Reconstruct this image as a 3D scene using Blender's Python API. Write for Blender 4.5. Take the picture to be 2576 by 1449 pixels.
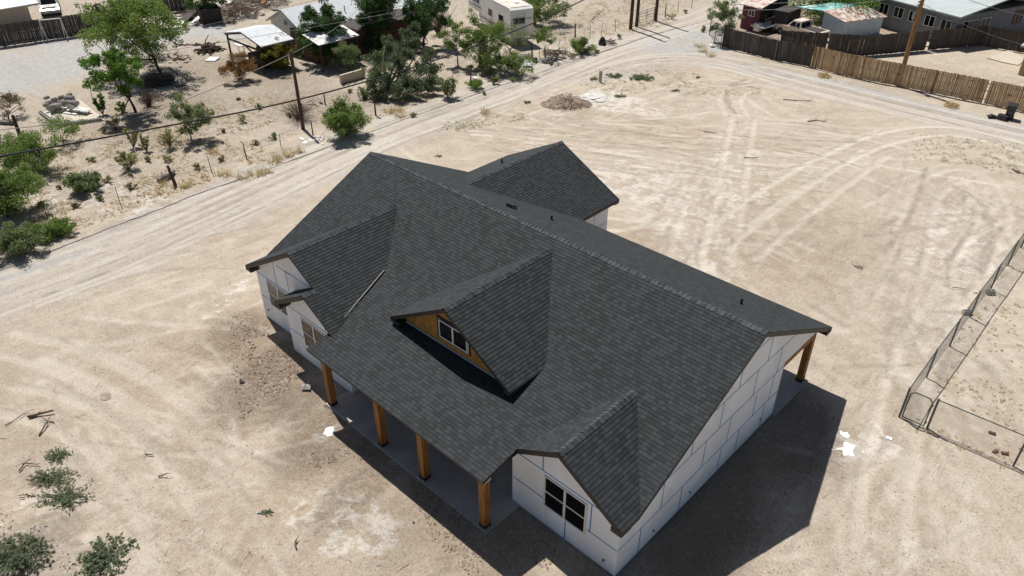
import bpy, math, random
import numpy as np
from mathutils import Vector
random.seed(7); rng = np.random.default_rng(11)
for o in list(bpy.data.objects): bpy.data.objects.remove(o)
sc = bpy.context.scene
R = math.radians
# ---------------------------------------------------------------- camera
CW, CH, CF = 2576.0, 1449.0, 1921.85
CAMLOC = Vector((28.345, -19.941, 20.925)); YAW, PIT = -0.76107, 0.58876
cd = bpy.data.cameras.new('camera'); cam = bpy.data.objects.new('camera', cd); sc.collection.objects.link(cam)
cam.location = CAMLOC; cam.rotation_euler = (math.pi/2 - PIT, 0, -YAW)
cd.sensor_width = 36; cd.lens = 36*CF/CW; cd.clip_start = .1; cd.clip_end = 3000
sc.camera = cam
# ---------------------------------------------------------------- world, sun, exposure
SUN = Vector((.52, -.13, -1)).normalized()
w = bpy.data.worlds.new('World'); sc.world = w; w.use_nodes = True
nt = w.node_tree; bg = nt.nodes['Background']; sk = nt.nodes.new('ShaderNodeTexSky')
sk.sky_type = 'NISHITA'; sk.sun_disc = False
sk.sun_elevation = math.asin(-SUN.z); sk.sun_rotation = math.atan2(-SUN.x, -SUN.y)
nt.links.new(sk.outputs[0], bg.inputs[0]); bg.inputs[1].default_value = .05
sl = bpy.data.lights.new('sun', 'SUN'); sl.energy = 5.0; sl.angle = R(.5); sl.color = (1, .965, .91)
so = bpy.data.objects.new('sun', sl); sc.collection.objects.link(so)
so.rotation_euler = SUN.to_track_quat('-Z', 'Y').to_euler(); so.location = (0, 0, 40)
sc.view_settings.view_transform = 'Standard'; sc.view_settings.look = 'None'
sc.view_settings.exposure = 0.22; sc.view_settings.gamma = 1
# ---------------------------------------------------------------- helpers
def _ray(u, v):
    fw = Vector((math.sin(YAW)*math.cos(PIT), math.cos(YAW)*math.cos(PIT), -math.sin(PIT)))
    rt = fw.cross(Vector((0, 0, 1))).normalized(); up = rt.cross(fw)
    return fw + rt*((u-CW/2)/CF) - up*((v-CH/2)/CF)
def at(u, v, z=0.0):
    "ground (or height z) position of a thing measured on the survey photo"
    d = _ray(u, v); t = (z-CAMLOC.z)/d.z; return CAMLOC + d*t
def depth(p):
    fw = Vector((math.sin(YAW)*math.cos(PIT), math.cos(YAW)*math.cos(PIT), -math.sin(PIT)))
    return (p-CAMLOC).dot(fw)
ORG = {}
def V(*a): return Vector(a)
def tag(o, label=None, cat=None, group=None, kind=None):
    if label: o['label'] = label
    if cat: o['category'] = cat
    if group: o['group'] = group
    if kind: o['kind'] = kind
    return o
def thing(name, label, cat, loc, group=None):
    o = bpy.data.objects.new(name, None); sc.collection.objects.link(o)
    o.empty_display_size = .3; o.location = loc; ORG[o.name] = Vector(loc)
    return tag(o, label, cat, group)
class MB:
    def __init__(s, K=1.0): s.v = []; s.f = []; s.m = []; s.uv = []; s.K = K; s.t = None
    def face(s, pts, m=0, uv=None):
        n = len(s.v); s.v += [tuple(p) for p in pts]; s.f.append(tuple(range(n, n+len(pts)))); s.m.append(m)
        s.uv += (uv if uv else [(0, 0)]*len(pts))
    def solid(s, verts, faces, m=0):
        n = len(s.v); s.v += [tuple(p) for p in verts]
        for f in faces: s.f.append(tuple(n+i for i in f)); s.m.append(m); s.uv += [(verts[i][0]+verts[i][1], verts[i][2]) for i in f]
        return s
    def box(s, x0, x1, y0, y1, z0, z1, m=0):
        return s.solid([(x0,y0,z0),(x1,y0,z0),(x1,y1,z0),(x0,y1,z0),(x0,y0,z1),(x1,y0,z1),(x1,y1,z1),(x0,y1,z1)],
            [(0,3,2,1),(4,5,6,7),(0,1,5,4),(1,2,6,5),(2,3,7,6),(3,0,4,7)], m)
    def obox(s, c, ax, ay, az, m=0):
        c, ax, ay, az = map(Vector, (c, ax, ay, az)); v = []
        for k in (-1, 1):
            for i, j in ((-1,-1),(1,-1),(1,1),(-1,1)): v.append(c+ax*i+ay*j+az*k)
        return s.solid(v, [(0,3,2,1),(4,5,6,7),(0,1,5,4),(1,2,6,5),(2,3,7,6),(3,0,4,7)], m)
    def bar(s, a, b, w, h=None, m=0, upv=(0,0,1)):
        a, b = Vector(a), Vector(b); d = b-a; L = d.length
        if L < 1e-6: return s
        d /= L; up = Vector(upv)
        if abs(d.dot(up)) > .98: up = V(0, 1, 0)
        sd = d.cross(up).normalized(); up = sd.cross(d); h = h or w
        return s.obox((a+b)/2, d*(L/2), sd*(w/2), up*(h/2), m)
    def prism(s, poly, ext, m=0):
        "extrude a planar polygon by a vector"
        poly = [Vector(p) for p in poly]; e = Vector(ext); n = len(poly)
        v = poly+[p+e for p in poly]
        fs = [tuple(range(n))[::-1], tuple(range(n, 2*n))]+[(i, (i+1) % n, n+(i+1) % n, n+i) for i in range(n)]
        return s.solid(v, fs, m)
    def tube(s, pts, rad, n=6, m=0, cap=True):
        pts = [Vector(p) for p in pts]; rings = []; base = len(s.v); u = None
        for i, p in enumerate(pts):
            d = (pts[min(i+1, len(pts)-1)]-pts[max(i-1, 0)]);
            if d.length < 1e-9: d = V(0, 0, 1)
            d.normalize()
            if u is None: u = d.cross(V(0, 0, 1) if abs(d.z) < .9 else V(1, 0, 0)).normalized()
            else: u = (u-d*u.dot(d)).normalized()
            q = d.cross(u); r = rad[i] if hasattr(rad, '__len__') else rad
            for k in range(n):
                a = 2*math.pi*k/n; s.v.append(tuple(p+u*(math.cos(a)*r)+q*(math.sin(a)*r)))
        def F(f):
            s.f.append(f); s.m.append(m); s.uv.extend([(0, 0)]*len(f))
        for i in range(len(pts)-1):
            for k in range(n): F((base+i*n+k, base+i*n+(k+1) % n, base+(i+1)*n+(k+1) % n, base+(i+1)*n+k))
        if cap:
            F(tuple(base+k for k in range(n))[::-1]); F(tuple(base+(len(pts)-1)*n+k for k in range(n)))
        return s
    def rock(s, c, r, m=0, flat=.7, rg=random):
        pts = []
        for i, j, k in ((1,0,0),(-1,0,0),(0,1,0),(0,-1,0),(0,0,1),(0,0,-1)):
            q = r*rg.uniform(.7, 1.3); pts.append((c[0]+i*q+rg.uniform(-.2,.2)*r, c[1]+j*q+rg.uniform(-.2,.2)*r, c[2]+k*q*flat))
        return s.solid(pts, [(0,2,4),(2,1,4),(1,3,4),(3,0,4),(2,0,5),(1,2,5),(3,1,5),(0,3,5)], m)
    def build(s, name, mats, parent=None, loc=None, smooth=False):
        me = bpy.data.meshes.new(name); vv = np.array(s.v, dtype=float)*s.K
        org = ORG[parent.name] if parent else (Vector(loc) if loc is not None else Vector((vv[:,0].mean(), vv[:,1].mean(), vv[:,2].min())))
        vv = vv-np.array(org)
        me.from_pydata(vv.tolist(), [], s.f)
        mats = mats if isinstance(mats, (list, tuple)) else [mats]
        for mt in mats: me.materials.append(mt)
        if len(mats) > 1: me.polygons.foreach_set('material_index', s.m)
        if s.uv and len(s.uv) == sum(len(f) for f in s.f):
            ul = me.uv_layers.new(name='uv'); ul.data.foreach_set('uv', np.array(s.uv, dtype=float).ravel())
        if s.t is not None:
            a = me.attributes.new('tint', 'FLOAT', 'FACE'); a.data.foreach_set('value', s.t)
        if smooth: me.polygons.foreach_set('use_smooth', [True]*len(me.polygons))
        me.update(); o = bpy.data.objects.new(name, me); sc.collection.objects.link(o)
        if parent: o.parent = parent
        else: o.location = org
        ORG[o.name] = org
        return o
def copy_tree(o, parent=None, loc=None, rz=None):
    c = o.copy(); sc.collection.objects.link(c)
    if parent: c.parent = parent
    if loc is not None: c.location = loc
    if rz is not None: c.rotation_euler.z = rz
    ORG[c.name] = Vector(loc) if loc is not None else V(0, 0, 0)
    for ch in [x for x in bpy.data.objects if x.parent == o]: copy_tree(ch, c)
    return c
# value noise for relief and layout
_tab = rng.random((512, 512))
def vn(x, y):
    xi = np.floor(x).astype(int); yi = np.floor(y).astype(int); fx = x-xi; fy = y-yi
    fx = fx*fx*(3-2*fx); fy = fy*fy*(3-2*fy); g = lambda a, b: _tab[a % 512, b % 512]
    return (g(xi,yi)*(1-fx)+g(xi+1,yi)*fx)*(1-fy)+(g(xi,yi+1)*(1-fx)+g(xi+1,yi+1)*fx)*fy
def fbm(x, y, o=4):
    s = 0; a = .5; t = 0
    for i in range(o): s = s+a*vn(x*2**i+i*17.3, y*2**i+i*9.1); t += a; a *= .5
    return s/t
# ---------------------------------------------------------------- materials
class NT:
    def __init__(s, name):
        s.mat = bpy.data.materials.new(name); s.mat.use_nodes = True; s.t = s.mat.node_tree; s.b = s.t.nodes['Principled BSDF']; s.out = s.t.nodes['Material Output']
    def n(s, typ, ins=None, **kw):
        nd = s.t.nodes.new('ShaderNode'+typ)
        for k, v in kw.items(): setattr(nd, k, v)
        for k, v in (ins or {}).items(): s.set(nd.inputs[k], v)
        return nd
    def set(s, inp, v):
        if hasattr(v, 'is_output') or isinstance(v, bpy.types.NodeSocket): s.t.links.new(v, inp)
        else: inp.default_value = v
    def math(s, op, a, b=0.0, c=None, clamp=False):
        nd = s.n('Math', operation=op, use_clamp=clamp); s.set(nd.inputs[0], a); s.set(nd.inputs[1], b)
        if c is not None: s.set(nd.inputs[2], c)
        return nd.outputs[0]
    def mix(s, f, a, b, blend='MIX'):
        nd = s.n('Mix', data_type='RGBA', blend_type=blend); s.set(nd.inputs[0], f)
        s.set(nd.inputs[6], a if not isinstance(a, tuple) else a+(1,) if len(a) == 3 else a)
        s.set(nd.inputs[7], b if not isinstance(b, tuple) else b+(1,) if len(b) == 3 else b); return nd.outputs[2]
    def noise(s, scale, vec=None, detail=4, rough=.6, dist=0):
        nd = s.n('TexNoise', {'Scale': scale, 'Detail': detail, 'Roughness': rough, 'Distortion': dist})
        if vec is not None: s.set(nd.inputs['Vector'], vec)
        return nd.outputs[0]
    def ramp(s, f, a, b):
        nd = s.n('MapRange', {0: f, 1: a, 2: b}, clamp=True); nd.interpolation_type = 'SMOOTHSTEP'; return nd.outputs[0]
    def pos(s, scale=None):
        g = s.n('NewGeometry').outputs['Position']
        if scale is None: return g
        m = s.n('Mapping', {'Vector': g}); m.inputs['Scale'].default_value = scale; return m.outputs[0]
    def obj(s, scale=(1,1,1), rot=(0,0,0)):
        m = s.n('Mapping', {'Vector': s.n('TexCoord').outputs['Object']}); m.inputs['Scale'].default_value = scale; m.inputs['Rotation'].default_value = rot; return m.outputs[0]
    def bump(s, h, st=.5, d=.02):
        nd = s.n('Bump', {'Strength': st, 'Distance': d, 'Height': h}); s.set(s.b.inputs['Normal'], nd.outputs[0]); return nd.outputs[0]
    def col(s, c): s.set(s.b.inputs['Base Color'], c if not isinstance(c, tuple) else (c+(1,) if len(c) == 3 else c))
    def fin(s, rough=.8, metal=0, spec=None):
        s.b.inputs['Roughness'].default_value = rough if not isinstance(rough, bpy.types.NodeSocket) else .5
        if isinstance(rough, bpy.types.NodeSocket): s.set(s.b.inputs['Roughness'], rough)
        s.b.inputs['Metallic'].default_value = metal
        if spec is not None: s.b.inputs['Specular IOR Level'].default_value = spec
        return s.mat
def m_basic(name, c, var=.2, scale=3, rough=.8, metal=0, bump=.2, c2=None, stretch=(1,1,1), spec=None, lo=.35, hi=.68):
    t = NT(name); v = t.obj(stretch); n1 = t.noise(scale, v, 5, .65)
    c2 = c2 or tuple(x*(1-var) for x in c)
    t.col(t.mix(t.ramp(n1, lo, hi), c2, c)); 
    if bump: t.bump(t.noise(scale*6, v, 4), bump, .01)
    return t.fin(rough, metal, spec)
def m_leaf(name, dark, light, trans=.25):
    t = NT(name); a = t.n('Attribute', attribute_name='tint').outputs['Fac']
    c = t.mix(a, dark, light); t.col(c); t.b.inputs['Roughness'].default_value = .6; t.b.inputs['Specular IOR Level'].default_value = .25
    tr = t.n('BsdfTranslucent'); t.set(tr.inputs[0], t.mix(.5, c, (light[0]*1.3, light[1]*1.4, light[2]*.6)))
    mx = t.n('MixShader', {0: trans}); t.t.links.new(t.b.outputs[0], mx.inputs[1]); t.t.links.new(tr.outputs[0], mx.inputs[2]); t.t.links.new(mx.outputs[0], t.out.inputs[0])
    return t.mat
M = {}
# soil: soil colours, plus darkening painted under the house shadow, carried by mesh attributes
def m_soil(name):
    t = NT(name); P = t.pos()
    A = lambda k: t.n('Attribute', attribute_name=k).outputs['Fac']
    nb = t.noise(.09, P, 5, .6); nm = t.noise(.7, P, 6, .7); nf = t.noise(6, P, 6, .8); ng = t.noise(24, P, 3, .7); n2 = t.noise(2.3, P, 7, .8, .5)
    c = t.mix(t.ramp(nb, .32, .68), (.385, .318, .242), (.485, .408, .322))
    c = t.mix(t.math('MULTIPLY', t.ramp(nm, .42, .62), .6), c, (.55, .475, .385))
    c = t.mix(t.math('MULTIPLY', A('tan'), .9), c, t.mix(t.ramp(nm, .35, .65), (.34, .25, .17), (.45, .355, .265)))
    c = t.mix(t.math('MULTIPLY', t.ramp(t.noise(1.6, P, 8, .85, .5), .52, .62), .5), c, (.345, .275, .21))
    st = t.noise(.9, t.pos((1, 3.0, 1)), 7, .85, 1.5)
    c = t.mix(t.math('MULTIPLY', t.ramp(st, .56, .68), .4), c, (.60, .545, .465))
    def streak(sc_, rot, lo, hi, am, cc, c):
        m_ = t.n('Mapping', {'Vector': P}); m_.inputs['Rotation'].default_value = (0,0,rot); m_.inputs['Scale'].default_value = sc_
        return t.mix(t.math('MULTIPLY', t.math('MULTIPLY', t.ramp(t.noise(1, m_.outputs[0], 6, .8, .8), lo, hi), t.ramp(t.noise(.16, P, 3), .42, .6)), am), c, cc)
    c = streak((4.5,.55,1), .25, .54, .66, .75, (.29,.235,.18), c); c = streak((5,.7,1), -.9, .55, .66, .7, (.62,.565,.49), c)
    c = streak((3.6,.5,1), 1.35, .55, .68, .6, (.30,.245,.19), c); c = streak((5.5,.8,1), 1.7, .56, .68, .7, (.64,.585,.50), c)
    c = t.mix(A('dry'), c, t.mix(t.ramp(n2, .36, .62), (.305, .25, .20), (.50, .44, .36)))
    c = t.mix(t.math('MULTIPLY', A('dry'), t.math('MULTIPLY', t.ramp(t.noise(1.7, P, 6, .8), .56, .70), .5)), c, (.50, .39, .25))
    c = t.mix(A('grey'), c, t.mix(t.ramp(n2, .34, .66), (.33, .33, .325), (.465, .46, .45)))
    thr = lambda k, n, lo, hi, am: t.ramp(t.math('ADD', A(k), t.math('MULTIPLY', t.math('SUBTRACT', n, .5), am)), lo, hi)
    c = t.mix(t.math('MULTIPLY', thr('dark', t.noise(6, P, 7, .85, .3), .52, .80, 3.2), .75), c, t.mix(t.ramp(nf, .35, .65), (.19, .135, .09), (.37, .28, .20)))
    c = t.mix(t.math('MULTIPLY', thr('white', t.noise(5.5, P, 6, .9, .4), .60, 1.05, 3.2), .62), c, (.74, .71, .66))
    c = t.mix(t.math('MULTIPLY', A('rut'), .8), c, t.mix(t.ramp(nf, .3, .6), (.56, .50, .41), (.70, .64, .55)))
    c = t.mix(t.math('MULTIPLY', A('scrape'), t.math('MULTIPLY', t.ramp(nf, .2, .42), .8)), c, (.27, .225, .175))
    g1 = t.noise(11, P, 4, .8); g2 = t.noise(26, P, 2, .6)
    c = t.mix(t.math('MULTIPLY', t.ramp(g1, .53, .62), .22), c, (.25, .20, .155)); c = t.mix(t.math('MULTIPLY', t.ramp(g1, .46, .38), .2), c, (.66, .60, .52))
    c = t.mix(t.math('MULTIPLY', t.ramp(g2, .58, .66), .34), c, (.20, .16, .125)); c = t.mix(t.math('MULTIPLY', t.ramp(g2, .41, .33), .3), c, (.70, .65, .57))
    c = t.mix(t.math('MULTIPLY', t.ramp(nf, .50, .64), .34), c, (.25, .20, .15))
    c = t.mix(t.math('MULTIPLY', t.ramp(t.noise(8, P, 5, .8), .54, .66), .45), c, (.66, .60, .52))
    c = t.mix(t.math('MULTIPLY', t.ramp(t.noise(14, P, 3, .7), .60, .70), .65), c, (.20, .16, .125))
    c = t.mix(t.math('MULTIPLY', t.ramp(t.noise(19, t.pos((1.3, .9, 1)), 2, .6), .63, .72), .6), c, (.72, .67, .60))
    t.col(c)
    h = t.math('ADD', t.noise(4, P, 8, .85), t.math('MULTIPLY', ng, .3))
    bs = t.math('ADD', t.math('MULTIPLY', A('dark'), .4), .5)
    nd = t.n('Bump', {'Strength': bs, 'Distance': .3, 'Height': h}); t.set(t.b.inputs['Normal'], nd.outputs[0])
    return t.fin(.95, 0, .12)
M['soil'] = m_soil('desert_soil')
# shingles: uv in metres, u along the course, v up the slope
EXPO = .145
def m_shingle(name, k=1.0):
    t = NT(name); uv = t.n('TexCoord').outputs['UV']; sp = t.n('SeparateXYZ', {0: uv}); u, v = sp.outputs[0], sp.outputs[1]
    row = t.math('FLOOR', t.math('DIVIDE', v, EXPO)); ro = t.n('TexWhiteNoise', {'W': row}, noise_dimensions='1D').outputs[0]
    def cell(wd, sd):
        uu = t.math('DIVIDE', t.math('ADD', u, t.math('MULTIPLY', ro, 3.7+sd)), wd)
        cc = t.n('CombineXYZ', {0: t.math('FLOOR', uu), 1: row, 2: sd}).outputs[0]
        return t.n('TexWhiteNoise', {'Vector': cc}, noise_dimensions='3D').outputs[0], t.math('FRACT', uu)
    a, fa = cell(.18, 1.0); b, fb = cell(.33, 2.0)
    val = t.math('ADD', t.math('MULTIPLY', a, .78), t.math('MULTIPLY', b, .22))
    c = t.mix(t.ramp(val, .12, .9), (.0145*k, .0175*k, .0185*k), (.033*k, .0385*k, .040*k))
    c = t.mix(t.math('MULTIPLY', t.ramp(t.noise(.5, t.pos(), 4), .3, .75), .35), c, (.030*k, .032*k, .038*k))
    c = t.mix(t.math('MULTIPLY', t.ramp(t.noise(160, t.pos(), 2), .5, .8), .35), c, (.06, .063, .063))
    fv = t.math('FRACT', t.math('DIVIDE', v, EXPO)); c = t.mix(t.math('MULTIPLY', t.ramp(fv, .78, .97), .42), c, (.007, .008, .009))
    j = t.math('LESS_THAN', fa, .08); c = t.mix(t.math('MULTIPLY', j, .6), c, (.009, .009, .010)); t.col(c)
    h = t.math('SUBTRACT', t.math('MULTIPLY', t.math('GREATER_THAN', a, .5), .5), t.math('MULTIPLY', j, .7))
    h = t.math('ADD', h, t.math('MULTIPLY', t.noise(90, t.pos(), 2), .3)); t.bump(h, .6, .006)
    return t.fin(.85, 0, .3)
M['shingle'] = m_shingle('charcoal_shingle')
def m_cap():
    t = NT('ridge_cap_shingle'); a = t.n('TexWhiteNoise', {'Vector': t.n('NewGeometry').outputs['True Normal']}, noise_dimensions='3D')
    t.col(t.mix(t.ramp(t.noise(4.5, t.obj(), 1), .38, .62), (.022,.025,.028), (.055,.060,.065))); return t.fin(.85)
M['cap'] = m_cap()
M['edge'] = m_basic('dark_brown_trim', (.030,.026,.022), var=.15, rough=.6)
M['black'] = m_basic('black_metal', (.012,.012,.013), rough=.5)
M['felt'] = m_basic('black_felt', (.010,.010,.011), rough=.8)
def m_foam():
    t = NT('white_foam_board'); P = t.obj()
    c = t.mix(t.ramp(t.noise(.8, P, 4, .6), .35, .7), (.84,.87,.92), (.90,.93,.97))
    wv = t.n('TexVoronoi', {'Scale': .8, 'Vector': P}, feature='F1'); 
    c = t.mix(t.math('MULTIPLY', t.math('GREATER_THAN', t.n('TexWhiteNoise', {'Vector': wv.outputs['Position']}, noise_dimensions='3D').outputs[0], .6), .25), c, (.68,.68,.69))
    c = t.mix(t.math('MULTIPLY', t.ramp(t.noise(3, P, 6, .8), .6, .8), .35), c, (.52,.50,.47))
    t.col(c); t.bump(t.noise(60, P, 2), .12, .004); return t.fin(.7, 0, .3)
M['foam'] = m_foam()
M['tape'] = m_basic('blue_seam_tape', (.08,.27,.60), scale=8, var=.15)
M['vinyl'] = m_basic('white_vinyl', (.74,.74,.73), var=.05, rough=.4, bump=0)
M['conc'] = m_basic('slab_concrete', (.45,.42,.385), c2=(.36,.34,.315), scale=1.3)
M['stem'] = m_basic('foundation_concrete', (.16,.155,.15), var=.3)
def m_glass(name, c, r=.04, sp=.25):
    t = NT(name); t.col(c); m = t.fin(r, 0, sp); return m
M['glass'] = m_glass('dark_glass', (.006,.006,.007)); M['glass2'] = m_glass('grey_glass', (.03,.03,.028), .12, .9)
def m_wood(name, a, b, st=(14,14,.8), rough=.7, scale=1.0, knots=.5):
    t = NT(name); P = t.obj(st); c = t.mix(t.ramp(t.noise(scale, P, 5, .65, .8), .3, .72), a, b)
    kn = t.noise(3.2, t.obj((1,1,.8)), 3, .6); c = t.mix(t.math('MULTIPLY', t.ramp(kn, .62, .72), knots), c, (a[0]*.35, a[1]*.3, a[2]*.3))
    t.col(c); t.bump(t.noise(3, P, 3), .25, .006); return t.fin(rough, 0, .3)
M['cedar'] = m_wood('stained_post_wood', (.20,.085,.020), (.43,.205,.06), knots=.85)
def m_osb():
    t = NT('amber_osb'); P = t.obj((9, 9, 3)); c = t.mix(t.ramp(t.noise(1.2, P, 5, .7, 1), .3, .7), (.26,.12,.022), (.50,.26,.055))
    c = t.mix(t.math('MULTIPLY', t.ramp(t.noise(4, t.obj((6,6,1.5)), 3, .7), .62, .7), .8), c, (.08,.035,.01)); t.col(c); return t.fin(.7)
M['osb'] = m_osb()
M['flash'] = m_basic('blue_grey_flashing', (.34,.42,.52), scale=6, var=.35, rough=.4)
M['primer'] = m_basic('primed_board', (.60,.53,.44), var=.15)
M['fence_dark'] = m_wood('weathered_dark_fence', (.035,.03,.027), (.095,.082,.072), st=(10,10,1.2), knots=.3)
M['fence_tan'] = m_wood('tan_picket_wood', (.30,.18,.09), (.64,.46,.27), st=(7,7,.6), knots=.8, scale=1.6)
M['pole'] = m_wood('pole_wood_dark', (.035,.024,.016), (.10,.065,.04), st=(12,12,1))
M['pole_new'] = m_wood('pole_wood_brown', (.20,.10,.035), (.34,.19,.085), st=(12,12,.8))
M['grey_wood'] = m_wood('grey_old_wood', (.11,.095,.08), (.27,.24,.21), st=(9,9,2))
M['bark'] = m_basic('bark', (.095,.070,.05), c2=(.04,.03,.022), scale=9)
M['twig'] = m_basic('dry_twig', (.19,.145,.105), c2=(.10,.075,.055), scale=5)
M['root'] = m_basic('dark_root_wood', (.17,.11,.07), c2=(.075,.05,.033), scale=5)
M['steel'] = m_basic('galvanised_steel', (.30,.31,.31), var=.3, rough=.5, metal=.6, bump=0)
M['dark_steel'] = m_basic('dark_steel', (.10,.10,.10), var=.3, rough=.5, bump=0)
M['wire'] = m_basic('fence_wire', (.15,.14,.13), var=.2, rough=.6, bump=0)
M['rust'] = m_basic('rusty_post', (.10,.05,.03), var=.4)
M['cable'] = m_basic('black_cable', (.014,.013,.012), bump=0, rough=.6)
M['cable_grey'] = m_basic('grey_cable', (.30,.30,.29), bump=0, rough=.6)
M['roof_grey'] = m_basic('pale_grey_roof', (.42,.46,.46), c2=(.35,.39,.39), scale=.8)
M['fence_tan2'] = m_wood('tan_picket_wood_dark', (.17,.10,.05), (.38,.25,.14), st=(7,7,.6), knots=.8, scale=1.6)
M['fence_tan3'] = m_wood('tan_picket_wood_pale', (.36,.24,.13), (.66,.50,.32), st=(7,7,.6), knots=.7, scale=1.6)
M['fence_dark2'] = m_wood('weathered_fence_grey', (.055,.048,.043), (.14,.125,.11), st=(10,10,1.2), knots=.3)
M['white'] = m_basic('white_paint', (.74,.73,.71), c2=(.60,.58,.55), scale=2, rough=.5, bump=.05)
M['roof_white'] = m_basic('pale_shingle', (.60,.62,.64), c2=(.47,.49,.51), scale=4, stretch=(1,1,1))
M['metal_white'] = m_basic('white_roof_metal', (.56,.61,.63), c2=(.44,.50,.53), scale=1, stretch=(.3,3,1), rough=.5)
M['metal_rust'] = m_basic('rust_streaked_roof', (.66,.60,.55), c2=(.34,.19,.12), scale=2.2, stretch=(1,1,1), rough=.6, lo=.38, hi=.6)
M['brick'] = m_basic('red_brown_brick', (.15,.06,.045), var=.4, scale=6)
M['beige'] = m_basic('beige_render', (.50,.44,.36), var=.15)
M['tanwall'] = m_basic('tan_render', (.40,.30,.19), var=.12)
M['greywall'] = m_basic('blue_grey_block', (.20,.215,.235), var=.22, scale=2)
M['bluewhite'] = m_basic('pale_blue_siding', (.66,.74,.80), c2=(.54,.61,.67), scale=3)
M['magenta'] = m_basic('magenta_painted_siding', (.16,.035,.065), var=.35, scale=2, stretch=(6,6,.5))
M['shade'] = m_basic('dark_old_boards', (.045,.038,.034), var=.4, stretch=(6,6,.5))
M['rubber'] = m_basic('tyre_rubber', (.02,.02,.02), var=.2)
M['plastic'] = m_basic('black_plastic', (.02,.021,.023), var=.2, rough=.45)
M['bag'] = m_basic('black_bag_film', (.015,.015,.017), rough=.25, bump=.6, scale=4)
M['rock'] = m_basic('tan_rock', (.56,.47,.39), c2=(.38,.30,.25), scale=2)
M['block'] = m_basic('cinder_block_grey', (.42,.40,.37), c2=(.30,.28,.26), scale=4)
M['clod'] = m_basic('dirt_clod', (.33,.255,.195), c2=(.21,.155,.115), scale=3)
M['pile'] = m_basic('brown_dirt_pile', (.30,.22,.165), c2=(.17,.12,.085), scale=3, bump=1)
M['lime'] = m_basic('white_lime', (.90,.89,.87), c2=(.62,.58,.53), scale=9, bump=.8)
M['ash'] = m_basic('grey_white_powder', (.62,.60,.56), c2=(.42,.40,.37), scale=4, bump=1)
M['cream'] = m_basic('cream_car_paint', (.72,.63,.53), c2=(.50,.33,.25), scale=1.6, rough=.4, bump=0, lo=.3, hi=.5)
M['rustpaint'] = m_basic('rusty_red_paint', (.24,.10,.07), c2=(.35,.2,.14), scale=2, rough=.55, bump=0)
M['maroon'] = m_basic('dark_maroon_paint', (.075,.018,.018), var=.3, rough=.3, bump=0)
M['silver'] = m_basic('silver_car_paint', (.50,.50,.48), var=.1, rough=.3, metal=.3, bump=0)
M['rv'] = m_basic('rv_white_panel', (.85,.84,.81), c2=(.76,.74,.70), scale=.8, rough=.45, bump=0)
M['rvroof'] = m_basic('rv_roof_stained', (.70,.66,.60), c2=(.52,.44,.37), scale=.7, rough=.6)
M['stripe'] = m_basic('grey_stripe', (.20,.21,.23), var=.1, bump=0)
M['teal'] = m_basic('teal_tarp', (.10,.36,.33), c2=(.55,.62,.60), scale=.9, lo=.42, hi=.5)
M['blue'] = m_basic('blue_paint', (.03,.10,.32), var=.2, rough=.5)
M['red'] = m_basic('red_plastic', (.45,.02,.03), var=.2, rough=.5)
M['straw'] = m_leaf('dry_straw', (.30,.21,.10), (.60,.47,.27), .2)
M['L_mesq'] = m_leaf('mesquite_leaf', (.06,.105,.03), (.22,.30,.085), .35)
M['L_green'] = m_leaf('bright_green_leaf', (.045,.105,.018), (.15,.27,.045), .35)
M['L_dark'] = m_leaf('dark_green_leaf', (.022,.055,.018), (.08,.155,.045))
M['L_juniper'] = m_leaf('juniper_leaf', (.055,.08,.048), (.19,.23,.14))
M['L_grey'] = m_leaf('grey_green_leaf', (.08,.11,.055), (.23,.28,.14), .35)
M['L_blue'] = m_leaf('blue_green_weed_leaf', (.12,.165,.11), (.31,.37,.26), .4)
M['L_olive'] = m_leaf('olive_leaf', (.12,.125,.045), (.32,.31,.14), .3)
M['L_yellow'] = m_leaf('yellow_green_leaf', (.06,.075,.012), (.27,.23,.035))
M['L_orange'] = m_leaf('orange_brown_leaf', (.10,.085,.03), (.33,.15,.06))
M['L_brown'] = m_leaf('brown_dry_leaf', (.11,.085,.055), (.26,.21,.14))
# ---------------------------------------------------------------- ground (one relief sheet, split into ground / road / gravel yard)
def axis(a, b, step, far, grow=1.25):
    c = list(np.arange(a, b, step)); s = step; x = c[-1]; 
    while x < far: s *= grow; x += min(s, 60); c.append(x)
    s = step; x = c[0]; pre = []
    while x > -far: s *= grow; x -= min(s, 60); pre.append(x)
    return np.array(pre[::-1]+c)
gx = axis(-26, 32, .125, 900); gy = axis(-23, 46, .125, 900)
X, Y = np.meshgrid(gx, gy)
def poly_d(pts, closed=False):
    "distance of every grid point to a polyline"
    D = np.full(X.shape, 1e9); P = [(p[0], p[1]) for p in pts]
    for (ax, ay), (bx, by) in zip(P[:-1], P[1:]):
        dx, dy = bx-ax, by-ay; L = dx*dx+dy*dy+1e-9; t = np.clip(((X-ax)*dx+(Y-ay)*dy)/L, 0, 1)
        D = np.minimum(D, np.hypot(X-ax-t*dx, Y-ay-t*dy))
    return D
def smooth(pts, n=10):
    P = [Vector((p[0], p[1])) for p in pts]; out = []
    for i in range(len(P)-1):
        p0, p1, p2, p3 = P[max(i-1,0)], P[i], P[i+1], P[min(i+2, len(P)-1)]
        for k in range(n):
            t = k/n; out.append(.5*((2*p1)+(p2-p0)*t+(2*p0-5*p1+4*p2-p3)*t*t+(3*p1-p0-3*p2+p3)*t**3))
    return out+[P[-1]]
def px(*uv): return [at(u, v) for u, v in uv]
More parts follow.
